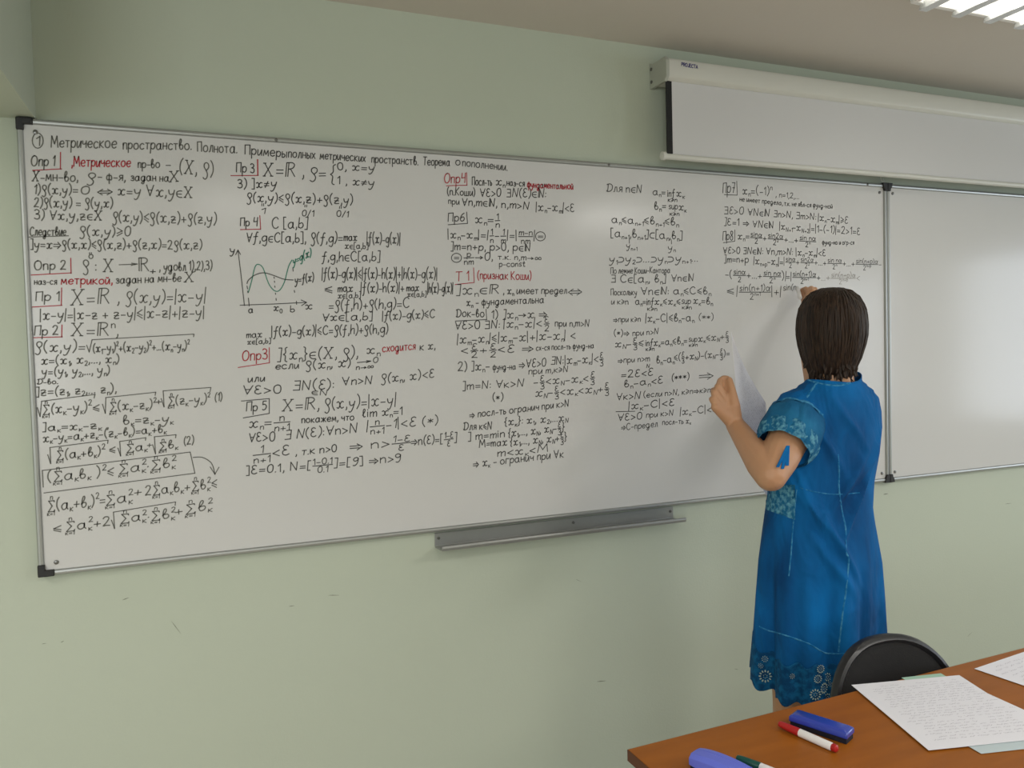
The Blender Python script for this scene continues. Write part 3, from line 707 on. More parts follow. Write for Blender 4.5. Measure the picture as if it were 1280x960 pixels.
# ------------------------------------------------------------------ ceiling lamp in view
M_louvre = mat('bright_louvre', srgb(226, 228, 228), 0.22, metal=0.7)
M_lframe = mat('lamp_frame_white', srgb(238, 238, 236), 0.35)
M_glow = mat('lamp_tube_glow', (1.0, 0.97, 0.9, 1), 0.5, emit=9.0)
lx0, ly0, lw = 2.335, -.600, .62
lz = ZC - .045
lamp = thing('ceiling_lamp', (lx0 + lw / 2, ly0 - lw / 2, ZC), 'square white ceiling lamp with a silver louvre grid', 'ceiling lamp')
def Lp(name, mb, m, **k):
    mb.v = [(x - lx0 - lw / 2, y - ly0 + lw / 2, z - ZC) for x, y, z in mb.v]
    return obj(name, mb, m, lamp, **k)
fr = MB()
for a in ((lx0, lx0 + lw, ly0 - .016, ly0), (lx0, lx0 + lw, ly0 - lw, ly0 - lw + .016), (lx0, lx0 + .016, ly0 - lw + .016, ly0 - .016), (lx0 + lw - .016, lx0 + lw, ly0 - lw + .016, ly0 - .016)):
    fr.box(a[0], a[1], a[2], a[3], lz, ZC - .0005)
Lp('housing', fr, M_lframe, bevel=.003)
Lp('reflector', MB().box(lx0 + .016, lx0 + lw - .016, ly0 - lw + .016, ly0 - .016, ZC - .006, ZC - .001), M_lframe)
for k in range(4):
    yy = ly0 - .085 - k * .15
    Lp('fluorescent_tube', MB().tube([(lx0 + .02, yy, ZC - .020), (lx0 + lw - .02, yy, ZC - .020)], .012, 12), M_glow, smooth=True)
for k in range(5):
    xx = lx0 + .045 + k * .1325
    pr = [(xx - .016, lz - .016), (xx + .016, lz - .016), (xx + .009, lz + .004), (xx + .0025, lz + .022), (xx - .0025, lz + .022), (xx - .009, lz + .004)]
    y0, y1 = ly0 - .004, ly0 - lw + .004
    Lp('louvre_blade', MB().rings([[(x, y, z) for x, z in pr] for y in (y0, y1)]), M_louvre)
for k in range(3):
    yy = ly0 - .16 - k * .15
    pr = [(yy - .012, lz - .008), (yy + .012, lz - .008), (yy + .003, lz + .022), (yy - .003, lz + .022)]
    Lp('reflector_fin', MB().prism(pr, 'x', lx0 + .018, lx0 + lw - .018), M_louvre)

# ------------------------------------------------------------------ table
M_wood = bpy.data.materials.new('orange_veneer'); M_wood.use_nodes = True
nt = M_wood.node_tree; p = nt.nodes['Principled BSDF']
tc = nt.nodes.new('ShaderNodeTexCoord'); mp = nt.nodes.new('ShaderNodeMapping'); mp.inputs['Scale'].default_value = (1.2, 9, 9)
nz = nt.nodes.new('ShaderNodeTexNoise'); nz.inputs['Scale'].default_value = 3.0; nz.inputs['Detail'].default_value = 7
rp = nt.nodes.new('ShaderNodeValToRGB')
rp.color_ramp.elements[0].color = srgb(144, 82, 16); rp.color_ramp.elements[0].position = .3
rp.color_ramp.elements[1].color = srgb(162, 94, 22); rp.color_ramp.elements[1].position = .7
nt.links.new(tc.outputs['Object'], mp.inputs[0]); nt.links.new(mp.outputs[0], nz.inputs['Vector']); nt.links.new(nz.outputs['Fac'], rp.inputs[0])
nt.links.new(rp.outputs[0], p.inputs['Base Color']); p.inputs['Roughness'].default_value = .45; p.inputs['Specular IOR Level'].default_value = .3
M_wedge = mat('dark_veneer_edge', srgb(88, 44, 18), 0.5)
M_metal = mat('black_steel', srgb(24, 24, 26), 0.4, metal=0.5)
TX0, TX1, TY0, TY1, TZ = 1.127, 2.72, -1.004, -1.70, 0.75
_a = math.radians(1.15)
_dx, _dy = (TX1 - TX0) / 2, (TY1 - TY0) / 2
tab = thing('desk', (TX0 + _dx * math.cos(_a) - _dy * math.sin(_a), TY0 - .005 + _dx * math.sin(_a) + _dy * math.cos(_a), 0), 'orange brown wooden desk strewn with papers and markers', 'desk', rotz=_a)
ox, oy = (TX0 + TX1) / 2, (TY0 + TY1) / 2
def T(name, mb, m, **k):
    mb.v = [(x - ox, y - oy, z) for x, y, z in mb.v]
    return obj(name, mb, m, tab, **k)
T('desk_top', MB().box(TX0 + .0015, TX1 - .0015, TY1 + .0015, TY0 - .0015, TZ - .022, TZ), M_wood)
eb = MB()
eb.box(TX0, TX0 + .0014, TY1, TY0, TZ - .022, TZ - .0006); eb.box(TX1 - .0014, TX1, TY1, TY0, TZ - .022, TZ - .0006)
eb.box(TX0, TX1, TY0 - .0014, TY0, TZ - .022, TZ - .0006); eb.box(TX0, TX1, TY1, TY1 + .0014, TZ - .022, TZ - .0006)
T('edge_banding', eb, M_wedge)
for x in (TX0 + .10, TX1 - .12):
    T('side_panel', MB().box(x, x + .02, TY1 + .05, TY0 - .08, 0, TZ - .022), M_wood, bevel=.001)
T('modesty_panel', MB().box(TX0 + .12, TX1 - .12, TY1 + .10, TY1 + .118, .30, TZ - .022), M_wood, bevel=.001)

# ------------------------------------------------------------------ sheets of paper on the desk
M_paper = mat('white_paper', srgb(236, 236, 243), 0.8)
M_green = mat('pale_green_paper', srgb(168, 205, 186), 0.8)
M_pen = mat('grey_pen_writing', srgb(168, 166, 178), 0.8)
M_pale = mat('bluish_paper', srgb(196, 210, 214), 0.8)
def scribble(u0, u1, v0, v1, pitch, place, w, seed, fill=.92):
    """rows of small joined-up pen strokes; place(u,v) -> point"""
    r = random.Random(seed); mb = MB()
    v = v0
    while v < v1:
        u = u0 + r.uniform(0, .03)
        while u < u1:
            wl = r.uniform(.006, .030)
            if r.random() < fill:
                n = max(4, int(wl / .0014)); pts = []
                for k in range(n):
                    pts.append((u + wl * k / n, v + r.uniform(-.42, .42) * pitch * .55))
                b = len(mb.v)
                for i, (a, c) in enumerate(pts):
                    q = place(a, c - w); q2 = place(a, c + w)
                    mb.v += [tuple(q), tuple(q2)]
                mb.f += [(b + 2 * i, b + 2 * i + 1, b + 2 * i + 3, b + 2 * i + 2) for i in range(n - 1)]
            u += wl + r.uniform(.003, .007)
        v += pitch * r.uniform(.9, 1.25)
    return mb
def sheet(p, eu, ev, z, label, m, group=None, seed=0, curl=0.0, pages=1, rows=True, margin=.02, pitch=.0105, ustart=0.0):
    """p: corner (x, y); eu, ev: edge vectors (dx, dy) of the sheet"""
    eu = Vector((eu[0], eu[1], 0)); ev = Vector((ev[0], ev[1], 0)); lu, lv = eu.length, ev.length
    c = Vector((p[0], p[1], 0)) + eu / 2 + ev / 2
    t = thing('paper_sheet', (c.x, c.y, z), label, 'paper', group)
    def pl(u, v, h=0.0):
        a, b = u / lu - .5, v / lv - .5
        return eu * a + ev * b + Vector((0, 0, h + curl * ((2 * a) ** 2 * max(0, b) * 2)))
    mb = MB(); n = 10
    for h in (0, .0005 * pages):
        for i in range(n + 1):
            for j in range(n + 1): mb.v.append(tuple(pl(lu * i / n, lv * j / n, h)))
    N = (n + 1) ** 2
    for i in range(n):
        for j in range(n):
            a = i * (n + 1) + j
            mb.f += [(a, a + 1, a + n + 2, a + n + 1), (N + a, N + a + n + 1, N + a + n + 2, N + a + 1)]
    for k in range(n):
        for a, b in ((k, k + 1), (n * (n + 1) + k, n * (n + 1) + k + 1), (k * (n + 1), (k + 1) * (n + 1)), (k * (n + 1) + n, (k + 1) * (n + 1) + n)):
            mb.f.append((a, b, N + b, N + a))
    obj('page', mb, m, t)
    if rows:
        obj('pen_writing', scribble(margin + ustart, lu - margin, margin, lv - margin, pitch, lambda u, v: pl(u, v, .0005 * pages + .0003), .00042, seed), M_pen, t)
    return t
sheet((1.846, -0.990), (.098, -.020), (-.055, -.26), .7503, 'pale green sheet just showing under the white handwritten page', M_green, rows=False)
sheet((1.730, -1.030), (.213, -.050), (-.028, -.262), .7512, 'lowest white sheet jutting from under the pile toward the viewer', M_pale, rows=False, pages=1)
sheet((1.727, -1.018), (.216, -.036), (-.014, -.247), .7521, 'folded white sheet between the top page and the lowest sheet', M_paper, pages=1, seed=4)
sheet((1.712, -.977), (.254, -.062), (-.088, -.270), .7531, 'white page covered in pencil writing, on top of its pile', M_paper, seed=11, pages=1, pitch=.0095)
sheet((2.045, -1.030), (.28, .008), (.006, -.195), .7503, 'white page half hidden under the other one at the far end of the desk', M_paper, seed=21)
sheet((2.031, -1.026), (.285, .028), (.022, -.170), .7516, 'white handwritten page lying uppermost near the desk end', M_paper, seed=23, pitch=.013)

# ------------------------------------------------------------------ erasers and markers
M_felt = mat('black_felt', srgb(20, 18, 34), 0.95, bump=0.2, bscale=400)
M_blue = mat('deep_blue_plastic', srgb(46, 66, 168), 0.22, coat=0.4)
M_peri = mat('periwinkle_plastic', srgb(104, 116, 222), 0.42)
M_red = mat('red_plastic', srgb(176, 34, 36), 0.3)
M_whitep = mat('marker_barrel_white', srgb(232, 230, 230), 0.35)
M_greenp = mat('dark_green_plastic', srgb(22, 84, 74), 0.35)
er = thing('board_eraser', (1.5, -1.108, .7502), 'dark blue board eraser lying beside the red marker', 'board eraser')
d = Vector((.050, -.113, 0)).normalized(); nrm = Vector((-d.y, d.x, 0))
er.rotation_euler = (0, 0, math.atan2(d.y, d.x))
ln, wd = .114, .037
obj('felt_pad', MB().box(-ln / 2 + .002, ln / 2 - .002, -wd / 2 + .002, wd / 2 - .002, 0, .011), M_felt, er, bevel=.001)
obj('grip', MB().rings([[(-ln / 2 + a, -wd / 2 + a * .7, z), (ln / 2 - a, -wd / 2 + a * .7, z), (ln / 2 - a, wd / 2 - a * .7, z), (-ln / 2 + a, wd / 2 - a * .7, z)] for a, z in ((0, .0105), (0, .0200), (.0015, .0215), (.008, .0250))]), M_blue, er, bevel=.0018)
er.location = Vector((1.4905, -1.1135, .7502)) + nrm * (wd / 2 - .006)

def marker(label, a, b, capm, plugm, group=None):
    """lies on the desk from cap end a to barrel end b"""
    a, b = Vector(a), Vector(b); d = (b - a); ln = d.length
    t = thing('marker_pen', (a + b) / 2, label, 'marker pen', group)
    t.rotation_euler = d.to_track_quat('X', 'Z').to_euler()
    h = ln / 2
    obj('barrel', MB().tube([(-h + .045, 0, 0), (-h + .046, 0, 0), (h - .014, 0, 0), (h - .011, 0, 0)], [.0066, .0076, .0076, .0066], 20), M_whitep, t, smooth=True)
    obj('cap', MB().tube([(-h, 0, 0), (-h + .002, 0, 0), (-h + .010, 0, 0), (-h + .046, 0, 0), (-h + .0475, 0, 0)], [.003, .0055, .0066, .0080, .0076], 20), capm, t, smooth=True)
    obj('end_plug', MB().tube([(h - .0115, 0, 0), (h - .010, 0, 0), (h - .003, 0, 0), (h, 0, 0)], [.0066, .0074, .0068, .003], 20), plugm, t, smooth=True)
    return t
marker('white marker with red cap lying beside the dark blue eraser', (1.441, -1.060, .7584), (1.470, -1.184, .7584), M_red, M_red)
marker('marker with dark green cap beside the periwinkle eraser', (1.284, -1.131, .7584), (1.330, -1.246, .7584), M_greenp, M_greenp)

pe = thing('board_eraser', (1.245, -1.165, .7502), 'rounded periwinkle blue board eraser near the desk corner', 'board eraser')
# long curved body: rings along its length
LN, WD = .135, .045
rs = []
for k in range(13):
    s = -1 + 2 * k / 12
    hgt = .030 + .007 * max(0, 1 - abs(s) ** 2.2)
    wv = WD / 2 * (1 - .10 * abs(s) ** 6)
    xx = s * LN / 2
    rs.append([(xx, -wv, .010), (xx, wv, .010), (xx, wv, hgt - .008), (xx, wv - .007, hgt - .001), (xx, .004, hgt), (xx, .0032, hgt - .0012), (xx, .0024, hgt), (xx, -wv + .007, hgt - .001), (xx, -wv, hgt - .008)])
d = Vector((.030, -.090, 0)).normalized()
pe.rotation_euler = (0, 0, math.atan2(d.y, d.x))
pe.location = (1.209 + d.x * LN / 2, -1.112 + d.y * LN / 2, .7502)
obj('grip', MB().rings(rs), M_peri, pe, bevel=.003)
obj('felt_pad', MB().box(-LN / 2 + .003, LN / 2 - .003, -WD / 2 + .002, WD / 2 - .002, 0, .0105), M_felt, pe, bevel=.001)

# ------------------------------------------------------------------ chair tucked behind the desk
M_chairback = mat('black_chair_fabric', srgb(20, 19, 20), 0.9, bump=0.15, bscale=500)
M_rim = mat('black_chair_rim', srgb(34, 34, 37), 0.38)
ch = thing('office_chair', (1.855, -1.10, -.004), 'black chair with rounded back tucked behind the desk', 'chair')
ch.rotation_euler = (0, 0, math.radians(CHAIR_YAW)) if 'CHAIR_YAW' in globals() else (0, 0, math.radians(-4))
def backpt(a, k, y):
    # rounded outline (half width .20, from z .47 to .824), dished toward the sitter
    ca, sa = math.cos(a), math.sin(a)
    e = 2.3
    x = .180 * k * abs(ca) ** (2 / e) * (1 if ca > 0 else -1)
    z = .645 + .178 * k * abs(sa) ** (2 / e) * (1 if sa > 0 else -1)
    return (x, .172 + y - .9 * x * x + .12 * (z - .645), z)
N = 48
def rng_ring(k, y): return [backpt(2 * math.pi * j / N, k, y) for j in range(N)]
obj('backrest', MB().rings([rng_ring(k, y) for k, y in ((.02, -.020), (.5, -.021), (.85, -.021), (.93, -.012), (.93, .004), (.85, .010), (.5, .010), (.02, .010))]), M_chairback, ch, smooth=True)
rim = [[] for _ in range(N)]
for j in range(N):
    for q in range(8):
        t = 2 * math.pi * q / 8
        rim[j].append(backpt(2 * math.pi * j / N, .955 + .055 * math.cos(t), -.006 + .015 * math.sin(t)))
mb = MB().rings(rim + [rim[0]], cap=False)
obj('backrest_rim', mb, M_rim, ch, smooth=True)
st = []
for k, z in ((.90, .425), (1, .435), (1, .452), (.93, .468), (.5, .474), (.02, .474)):
    st.append([(.225 * k * abs(math.cos(a)) ** .55 * (1 if math.cos(a) > 0 else -1), -.04 + .21 * k * abs(math.sin(a)) ** .55 * (1 if math.sin(a) > 0 else -1), z) for a in [2 * math.pi * j / 40 for j in range(40)]])
obj('seat', MB().rings(st), M_chairback, ch, smooth=True)
for sx in (-1, 1):
    obj('leg', MB().tube([(sx * .235, -.235, .0), (sx * .215, -.19, .28), (sx * .21, -.16, .42), (sx * .20, -.10, .42)], .011, 10), M_metal, ch, smooth=True)
    obj('leg', MB().tube([(sx * .235, .225, .0), (sx * .21, .10, .36), (sx * .205, .03, .42), (sx * .20, -.10, .42)], .011, 10), M_metal, ch, smooth=True)
    obj('back_support', MB().tube([(sx * .14, .03, .42), (sx * .14, .15, .44), (sx * .13, .172, .52), (sx * .12, .178, .62)], .009, 10), M_metal, ch, smooth=True)
# ------------------------------------------------------------------ the woman at the board
def pw(x, y, Y): return on_y(x, y, Y)
ROOT = Vector((2.02, -.57, 0))
per = thing('person', ROOT, 'woman in a blue dress writing on the whiteboard with her back turned', 'person')
def PP(name, mb, m, par=None, **k):
    mb.v = [tuple(Vector(v) - ROOT) for v in mb.v]
    return obj(name, mb, m, par or per, **k)
M_skin = mat('skin', srgb(190, 144, 110), 0.5, noise=0.06, nscale=14)
p = M_skin.node_tree.nodes['Principled BSDF']
p.inputs['Subsurface Weight'].default_value = 0.12
p.inputs['Subsurface Radius'].default_value = (.012, .005, .003)
body = MB()
def limb(pts, rad, n=14): body.tube(pts, rad, n, round_ends=True)
def V(x, y, z): return ROOT + Vector((x, y, z))
# legs and feet
for s in (-1, 1):
    limb([V(s * .070 - .02, 0, .86), V(s * .075 - .02, .005, .66), V(s * .082 - .02, .0, .50), V(s * .085 - .02, .005, .44), V(s * .088 - .02, -.018, .33), V(s * .09 - .02, -.012, .20), V(s * .09 - .02, -.012, .085)],
         [.078, .072, .062, .056, .054, .042, .034])
    limb([V(s * .09 - .02, -.030, .030), V(s * .092 - .02, .03, .045), V(s * .096 - .02, .10, .030), V(s * .098 - .02, .155, .020)], [.030, .034, .034, .020])
    for k in range(5):
        x = s * (.098 + (k - 2) * .016) - .02; limb([V(x, .14, .018), V(x, .182 - abs(k - 1.5) * .008, .013)], [.011, .009], 8)
# trunk (inside the dress), neck
tr_ = [(.80, -.02, .10, .09), (.88, -.02, .130, .105), (.96, -.02, .125, .098), (1.08, -.01, .115, .085), (1.18, .0, .120, .088), (1.28, .02, .115, .080), (1.335, .03, .100, .060), (1.375, .04, .085, .055), (1.40, .035, .055, .048)]
body.rings([[V(cx + a * math.cos(t), -.005 + b * math.sin(t), z) for t in [2 * math.pi * j / 24 for j in range(24)]] for z, cx, a, b in tr_])
HC = Vector((2.052, -.574, 1.540))
limb([V(.035, -.012, 1.34), HC + Vector((0, -.012, -.11)), HC + Vector((0, -.005, -.04))], [.060, .052, .055])
# head: skull, face, jaw, nose, lips, ears (looks toward the hand, a little up)
HR = Matrix.Rotation(math.radians(-14), 3, 'Z') @ Matrix.Rotation(math.radians(4), 3, 'X')
def H(x, y, z): return HC + HR @ Vector((x, y, z))
body.ellipsoid(HC + Vector((0, -.008, .022)), (.073, .088, .096), 24, 16)
body.ellipsoid(H(0, .030, -.025), (.060, .062, .082), 24, 16, HR)
body.ellipsoid(H(0, .050, -.082), (.038, .040, .030), 18, 10, HR)
body.tube([H(0, .088, .018), H(0, .102, -.008), H(0, .106, -.020)], [.008, .012, .013], 10, True)
body.tube([H(-.020, .090, -.046), H(0, .098, -.045), H(.020, .090, -.046)], [.005, .008, .005], 8, True)
body.tube([H(-.018, .089, -.056), H(0, .096, -.057), H(.018, .089, -.056)], [.005, .008, .005], 8, True)
for s in (-1, 1):
    body.tube([H(s * .022, .080, .020), H(s * .040, .074, .022)], [.010, .009], 10, True)
    body.tube([H(s * .070, -.004, .020), H(s * .077, -.014, .006), H(s * .073, -.006, -.024)], [.008, .010, .007], 10, True)
# left arm: elbow out and back, forearm forward and up
SL = V(-.072, .0, 1.322); EL = Vector((1.762, -.664, 1.172)); WL = pw(919, 531, -.472)
limb([SL, SL.lerp(EL, .4), SL.lerp(EL, .75), EL], [.050, .055, .050, .041], 18)
limb([EL, EL.lerp(WL, .22), EL.lerp(WL, .6), WL], [.041, .043, .035, .0265], 18)
# left hand
KN = [pw(898, 484, -.452), pw(893.5, 491, -.458), pw(892, 500, -.464), pw(894, 509, -.470)]
for k, q in enumerate(KN):
    limb([WL.lerp(q, .02), WL.lerp(q, .55), q], [.022, .0165, .0125], 10)
def finger(pts, r):
    limb(pts, [r, r * .97, r * .9, r * .82][:len(pts)], 10)
finger([KN[0], pw(900.5, 476, -.432), pw(905, 472.5, -.424), pw(909.5, 473, -.430)], .0102)
finger([KN[1], pw(892, 488, -.420), pw(900, 492, -.404), pw(909, 497, -.418)], .0104)
finger([KN[2], pw(890, 499, -.427), pw(899, 503, -.412), pw(908, 507, -.424)], .0100)
finger([KN[3], pw(892, 509, -.436), pw(899, 512, -.422), pw(906, 515, -.432)], .0090)
TH = [WL.lerp(pw(918, 508, -.480), .25), pw(918, 507, -.480), pw(915.5, 491, -.468), pw(911.8, 475, -.446)]
limb([WL.lerp(KN[1], .5), pw(907, 497, -.447), pw(906.5, 484, -.440)], [.020, .021, .0125], 12)
limb(TH, [.021, .0165, .0122, .0095], 12)
# right arm reaching to the board, mostly behind the head
SR = V(.125, .03, 1.335); ER = Vector((2.235, -.330, 1.400)); WR = pw(1009, 394, -.165)
limb([SR, SR.lerp(ER, .5), ER], [.060, .052, .042], 18)
limb([ER, ER.lerp(WR, .3), ER.lerp(WR, .65), WR], [.042, .042, .034, .026], 18)
KR = [pw(1011, 366, -.112), pw(1015, 365, -.122), pw(1018, 368, -.130), pw(1020, 373, -.136)]
for q in KR: limb([WR, WR.lerp(q, .55), q], [.022, .0165, .012], 10)
finger([KR[0], pw(1007, 361, -.082), pw(1003.2, 362.5, -.066), pw(1001.8, 364.5, -.060)], .0098)
finger([KR[1], pw(1014, 360, -.090), pw(1008, 364, -.070), pw(1004.5, 367.5, -.068)], .0098)
finger([KR[2], pw(1019, 361.5, -.098), pw(1014, 364, -.078), pw(1009, 370, -.080)], .0094)
finger([KR[3], pw(1022, 366, -.104), pw(1018, 369, -.086), pw(1013, 374, -.090)], .0085)
limb([WR.lerp(pw(1007, 381, -.130), .3), pw(1007, 381, -.128), pw(1005, 373.5, -.098), pw(1003.6, 367.5, -.072)], [.019, .0145, .0108, .0090], 12)
bo = PP('body', body, M_skin)
rm = bo.modifiers.new('remesh', 'REMESH'); rm.mode = 'VOXEL'; rm.voxel_size = 0.0030; rm.use_smooth_shade = True
sm = bo.modifiers.new('smooth', 'SMOOTH'); sm.factor = 0.5; sm.iterations = 5
M_eye = mat('eye', srgb(230, 226, 220), 0.15)
M_iris = mat('iris', srgb(40, 28, 20), 0.1)
for s in (-1, 1):
    e_ = PP('eye', MB().ellipsoid(H(s * .030, .072, .008), (.012, .012, .009), 14, 10), M_eye, smooth=True)
    PP('iris', MB().ellipsoid(H(s * .030, .0815, .008), (.0055, .004, .0055), 12, 8), M_iris, e_, smooth=True)

# ---- hair: short dark brown bob
M_hair = bpy.data.materials.new('dark_brown_hair'); M_hair.use_nodes = True
nt = M_hair.node_tree; p = nt.nodes['Principled BSDF']
tc = nt.nodes.new('ShaderNodeTexCoord'); mp = nt.nodes.new('ShaderNodeMapping'); mp.inputs['Scale'].default_value = (150, 150, 6)
nz = nt.nodes.new('ShaderNodeTexNoise'); nz.inputs['Scale'].default_value = 1.0; nz.inputs['Detail'].default_value = 3
rp = nt.nodes.new('ShaderNodeValToRGB')
rp.color_ramp.elements[0].color = srgb(24, 17, 13); rp.color_ramp.elements[0].position = .3
rp.color_ramp.elements[1].color = srgb(64, 47, 35); rp.color_ramp.elements[1].position = .75
nt.links.new(tc.outputs['Object'], mp.inputs[0]); nt.links.new(mp.outputs[0], nz.inputs['Vector']); nt.links.new(nz.outputs['Fac'], rp.inputs[0])
nt.links.new(rp.outputs[0], p.inputs['Base Color']); p.inputs['Roughness'].default_value = .58; p.inputs['Specular IOR Level'].default_value = .3
bp = nt.nodes.new('ShaderNodeBump'); bp.inputs['Strength'].default_value = .35; bp.inputs['Distance'].default_value = .003
nt.links.new(nz.outputs['Fac'], bp.inputs['Height']); nt.links.new(bp.outputs['Normal'], p.inputs['Normal'])
hr = MB(); NT, NZ = 120, 34
r_ = random.Random(5)
jag = [r_.uniform(-.010, .012) for _ in range(NT)]
lock = [r_.uniform(-.0022, .0022) for _ in range(NT)]
# profile: t 0 (crown) .. 1 (hem) -> (height above head centre, radius scale x, y)
PR = [(0, .128, .02, .02), (.05, .126, .30, .30), (.12, .118, .52, .52), (.22, .100, .74, .75), (.34, .070, .91, .92), (.46, .035, .97, .99), (.58, .0, .98, 1.0), (.70, -.032, .92, .95), (.82, -.068, .83, .86), (.92, -.100, .70, .75), (1.0, -.126, .55, .60)]
def prof_at(t):
    for a, b in zip(PR, PR[1:]):
        if t <= b[0]:
            k = (t - a[0]) / (b[0] - a[0]); k = max(0, min(1, k))
            return [a[i] + (b[i] - a[i]) * k for i in (1, 2, 3)]
    return list(PR[-1][1:])
outer, inner = [], []
for i in range(NZ + 1):
    t = i / NZ; ro, ri = [], []
    for j in range(NT):
        a = 2 * math.pi * j / NT
        ax, ay = math.cos(a), math.sin(a)      # +y is the face side before the head's own turn
        front = max(0, ay) ** 1.5
        lim = 1 - .60 * max(0, min(1, (ay - .10) / .55))     # fringe ends on the forehead
        tt = t * lim
        z, kx, ky = prof_at(tt)
        fade = min(1, t * 3)
        g = 1 + fade * (lock[j] * 3 + .004 * math.sin(a * 17 + t * 3) + .004 * math.sin(a * 31 + 1.3))
        z2 = z + (jag[j] * max(0, t - .8) * 5)
        base = Vector((.0905 * kx * ax * g, -.006 + .103 * ky * ay * g, z2))
        ro.append(HC + HR @ base)
        ri.append(HC + HR @ Vector((base.x * .90, base.y * .90, z2 - .004 * (1 - t))))
    outer.append(ro); inner.append(ri)
hr.rings(outer + inner[::-1])
hair = PP('hair', hr, M_hair, smooth=True)
tuft = MB()
locks = MB()                                 # loose strands lying over the bob
for k in range(150):
    a = math.radians(r_.uniform(150, 390)); da = r_.uniform(-.25, .25); t0, t1 = r_.uniform(.02, .25), r_.uniform(.75, 1.0)
    pts_ = []
    for q in range(9):
        t = t0 + (t1 - t0) * q / 8; z, kx, ky = prof_at(t); aa = a + da * q / 8
        pts_.append(HC + HR @ Vector((.0905 * kx * math.cos(aa) * 1.004, -.006 + .103 * ky * math.sin(aa) * 1.004, z)))
    locks.tube(pts_, [.0008] + [r_.uniform(.0022, .0036)] * 6 + [.002, .0005], 6)
PP('hair_locks', locks, M_hair, smooth=True).parent = hair
for k in range(70):                          # loose ends at the nape
    a = math.radians(r_.uniform(165, 375)); 
    z, kx, ky = prof_at(r_.uniform(.86, 1.0))
    p0 = HC + HR @ Vector((.088 * kx * math.cos(a), -.006 + .099 * ky * math.sin(a), z))
    out = (HR @ Vector((math.cos(a), math.sin(a), 0))) * r_.uniform(-.004, .010)
    p1 = p0 + out * .3 + Vector((r_.uniform(-.004, .004), 0, -.010)); p2 = p1 + out * .8 + Vector((r_.uniform(-.006, .006), 0, -r_.uniform(.004, .012)))
    tuft.tube([p0, p1, p2], [.0052, .0036, .0006], 6)
PP('hair_ends', tuft, M_hair, par=None, smooth=True).parent = hair
M_ear = mat('earring_silver', srgb(96, 96, 94), 0.45, metal=1)
PP('earring', MB().tube([H(-.080, -.006, -.026), H(-.081, -.006, -.036), H(-.081, -.006, -.044)], [.002, .0045, .002], 10), M_ear, smooth=True)

# ---- dress
def cloth(name, c0, c1, scale=5.0, rough=.85, bump=.25, bscale=420, stretch=(1, 1, 1), lo=.35, hi=.7):
    m = bpy.data.materials.new(name); m.use_nodes = True
    nt = m.node_tree; p = nt.nodes['Principled BSDF']; p.inputs['Roughness'].default_value = rough
    p.inputs['Specular IOR Level'].default_value = .22
    tc = nt.nodes.new('ShaderNodeTexCoord'); mp = nt.nodes.new('ShaderNodeMapping'); mp.inputs['Scale'].default_value = stretch
    nz = nt.nodes.new('ShaderNodeTexNoise'); nz.inputs['Scale'].default_value = scale; nz.inputs['Detail'].default_value = 5
    rp = nt.nodes.new('ShaderNodeValToRGB')
    rp.color_ramp.elements[0].color = c0; rp.color_ramp.elements[0].position = lo
    rp.color_ramp.elements[1].color = c1; rp.color_ramp.elements[1].position = hi
    nt.links.new(tc.outputs['Object'], mp.inputs[0]); nt.links.new(mp.outputs[0], nz.inputs['Vector'])
    nt.links.new(nz.outputs['Fac'], rp.inputs[0]); nt.links.new(rp.outputs[0], p.inputs['Base Color'])
    n3 = nt.nodes.new('ShaderNodeTexNoise'); n3.inputs['Scale'].default_value = 11; n3.inputs['Detail'].default_value = 2; n3.inputs['Distortion'].default_value = 1.2
    m3_ = nt.nodes.new('ShaderNodeMapping'); m3_.inputs['Rotation'].default_value = (0, .6, .3); m3_.inputs['Scale'].default_value = (1, 1, .45)
    nt.links.new(tc.outputs['Object'], m3_.inputs[0]); nt.links.new(m3_.outputs[0], n3.inputs['Vector'])
    b3 = nt.nodes.new('ShaderNodeBump'); b3.inputs['Strength'].default_value = .8; b3.inputs['Distance'].default_value = .02
    nt.links.new(n3.outputs['Fac'], b3.inputs['Height'])
    n2 = nt.nodes.new('ShaderNodeTexNoise'); n2.inputs['Scale'].default_value = bscale; n2.inputs['Detail'].default_value = 2
    nt.links.new(tc.outputs['Object'], n2.inputs['Vector'])
    b = nt.nodes.new('ShaderNodeBump'); b.inputs['Strength'].default_value = bump; b.inputs['Distance'].default_value = .002
    nt.links.new(b3.outputs['Normal'], b.inputs['Normal']); nt.links.new(n2.outputs['Fac'], b.inputs['Height']); nt.links.new(b.outputs['Normal'], p.inputs['Normal'])
    return m
M_dress = cloth('washed_shaded_blue_cotton', srgb(0, 62, 114), srgb(4, 114, 186), 6.0, stretch=(1, 1, .4))  # wash mottling, its contrast also painting in fold highlights and shade
M_lace = cloth('blue_lace', srgb(0, 66, 112), srgb(14, 98, 148), 60, bump=.8, bscale=160, lo=.4, hi=.62)
M_lacelight = cloth('pale_washed_lace', srgb(22, 96, 138), srgb(104, 166, 188), 95, bump=.8, bscale=170, lo=.42, hi=.68)
M_seam = cloth('faded_seam', srgb(20, 108, 164), srgb(84, 156, 194), 90, lo=.4, hi=.7)
M_sleeve = cloth('washed_sleeve_cotton', srgb(2, 68, 116), srgb(34, 112, 156), 9)
M_eyelet = mat('eyelet_thread', srgb(176, 196, 190), 0.8)
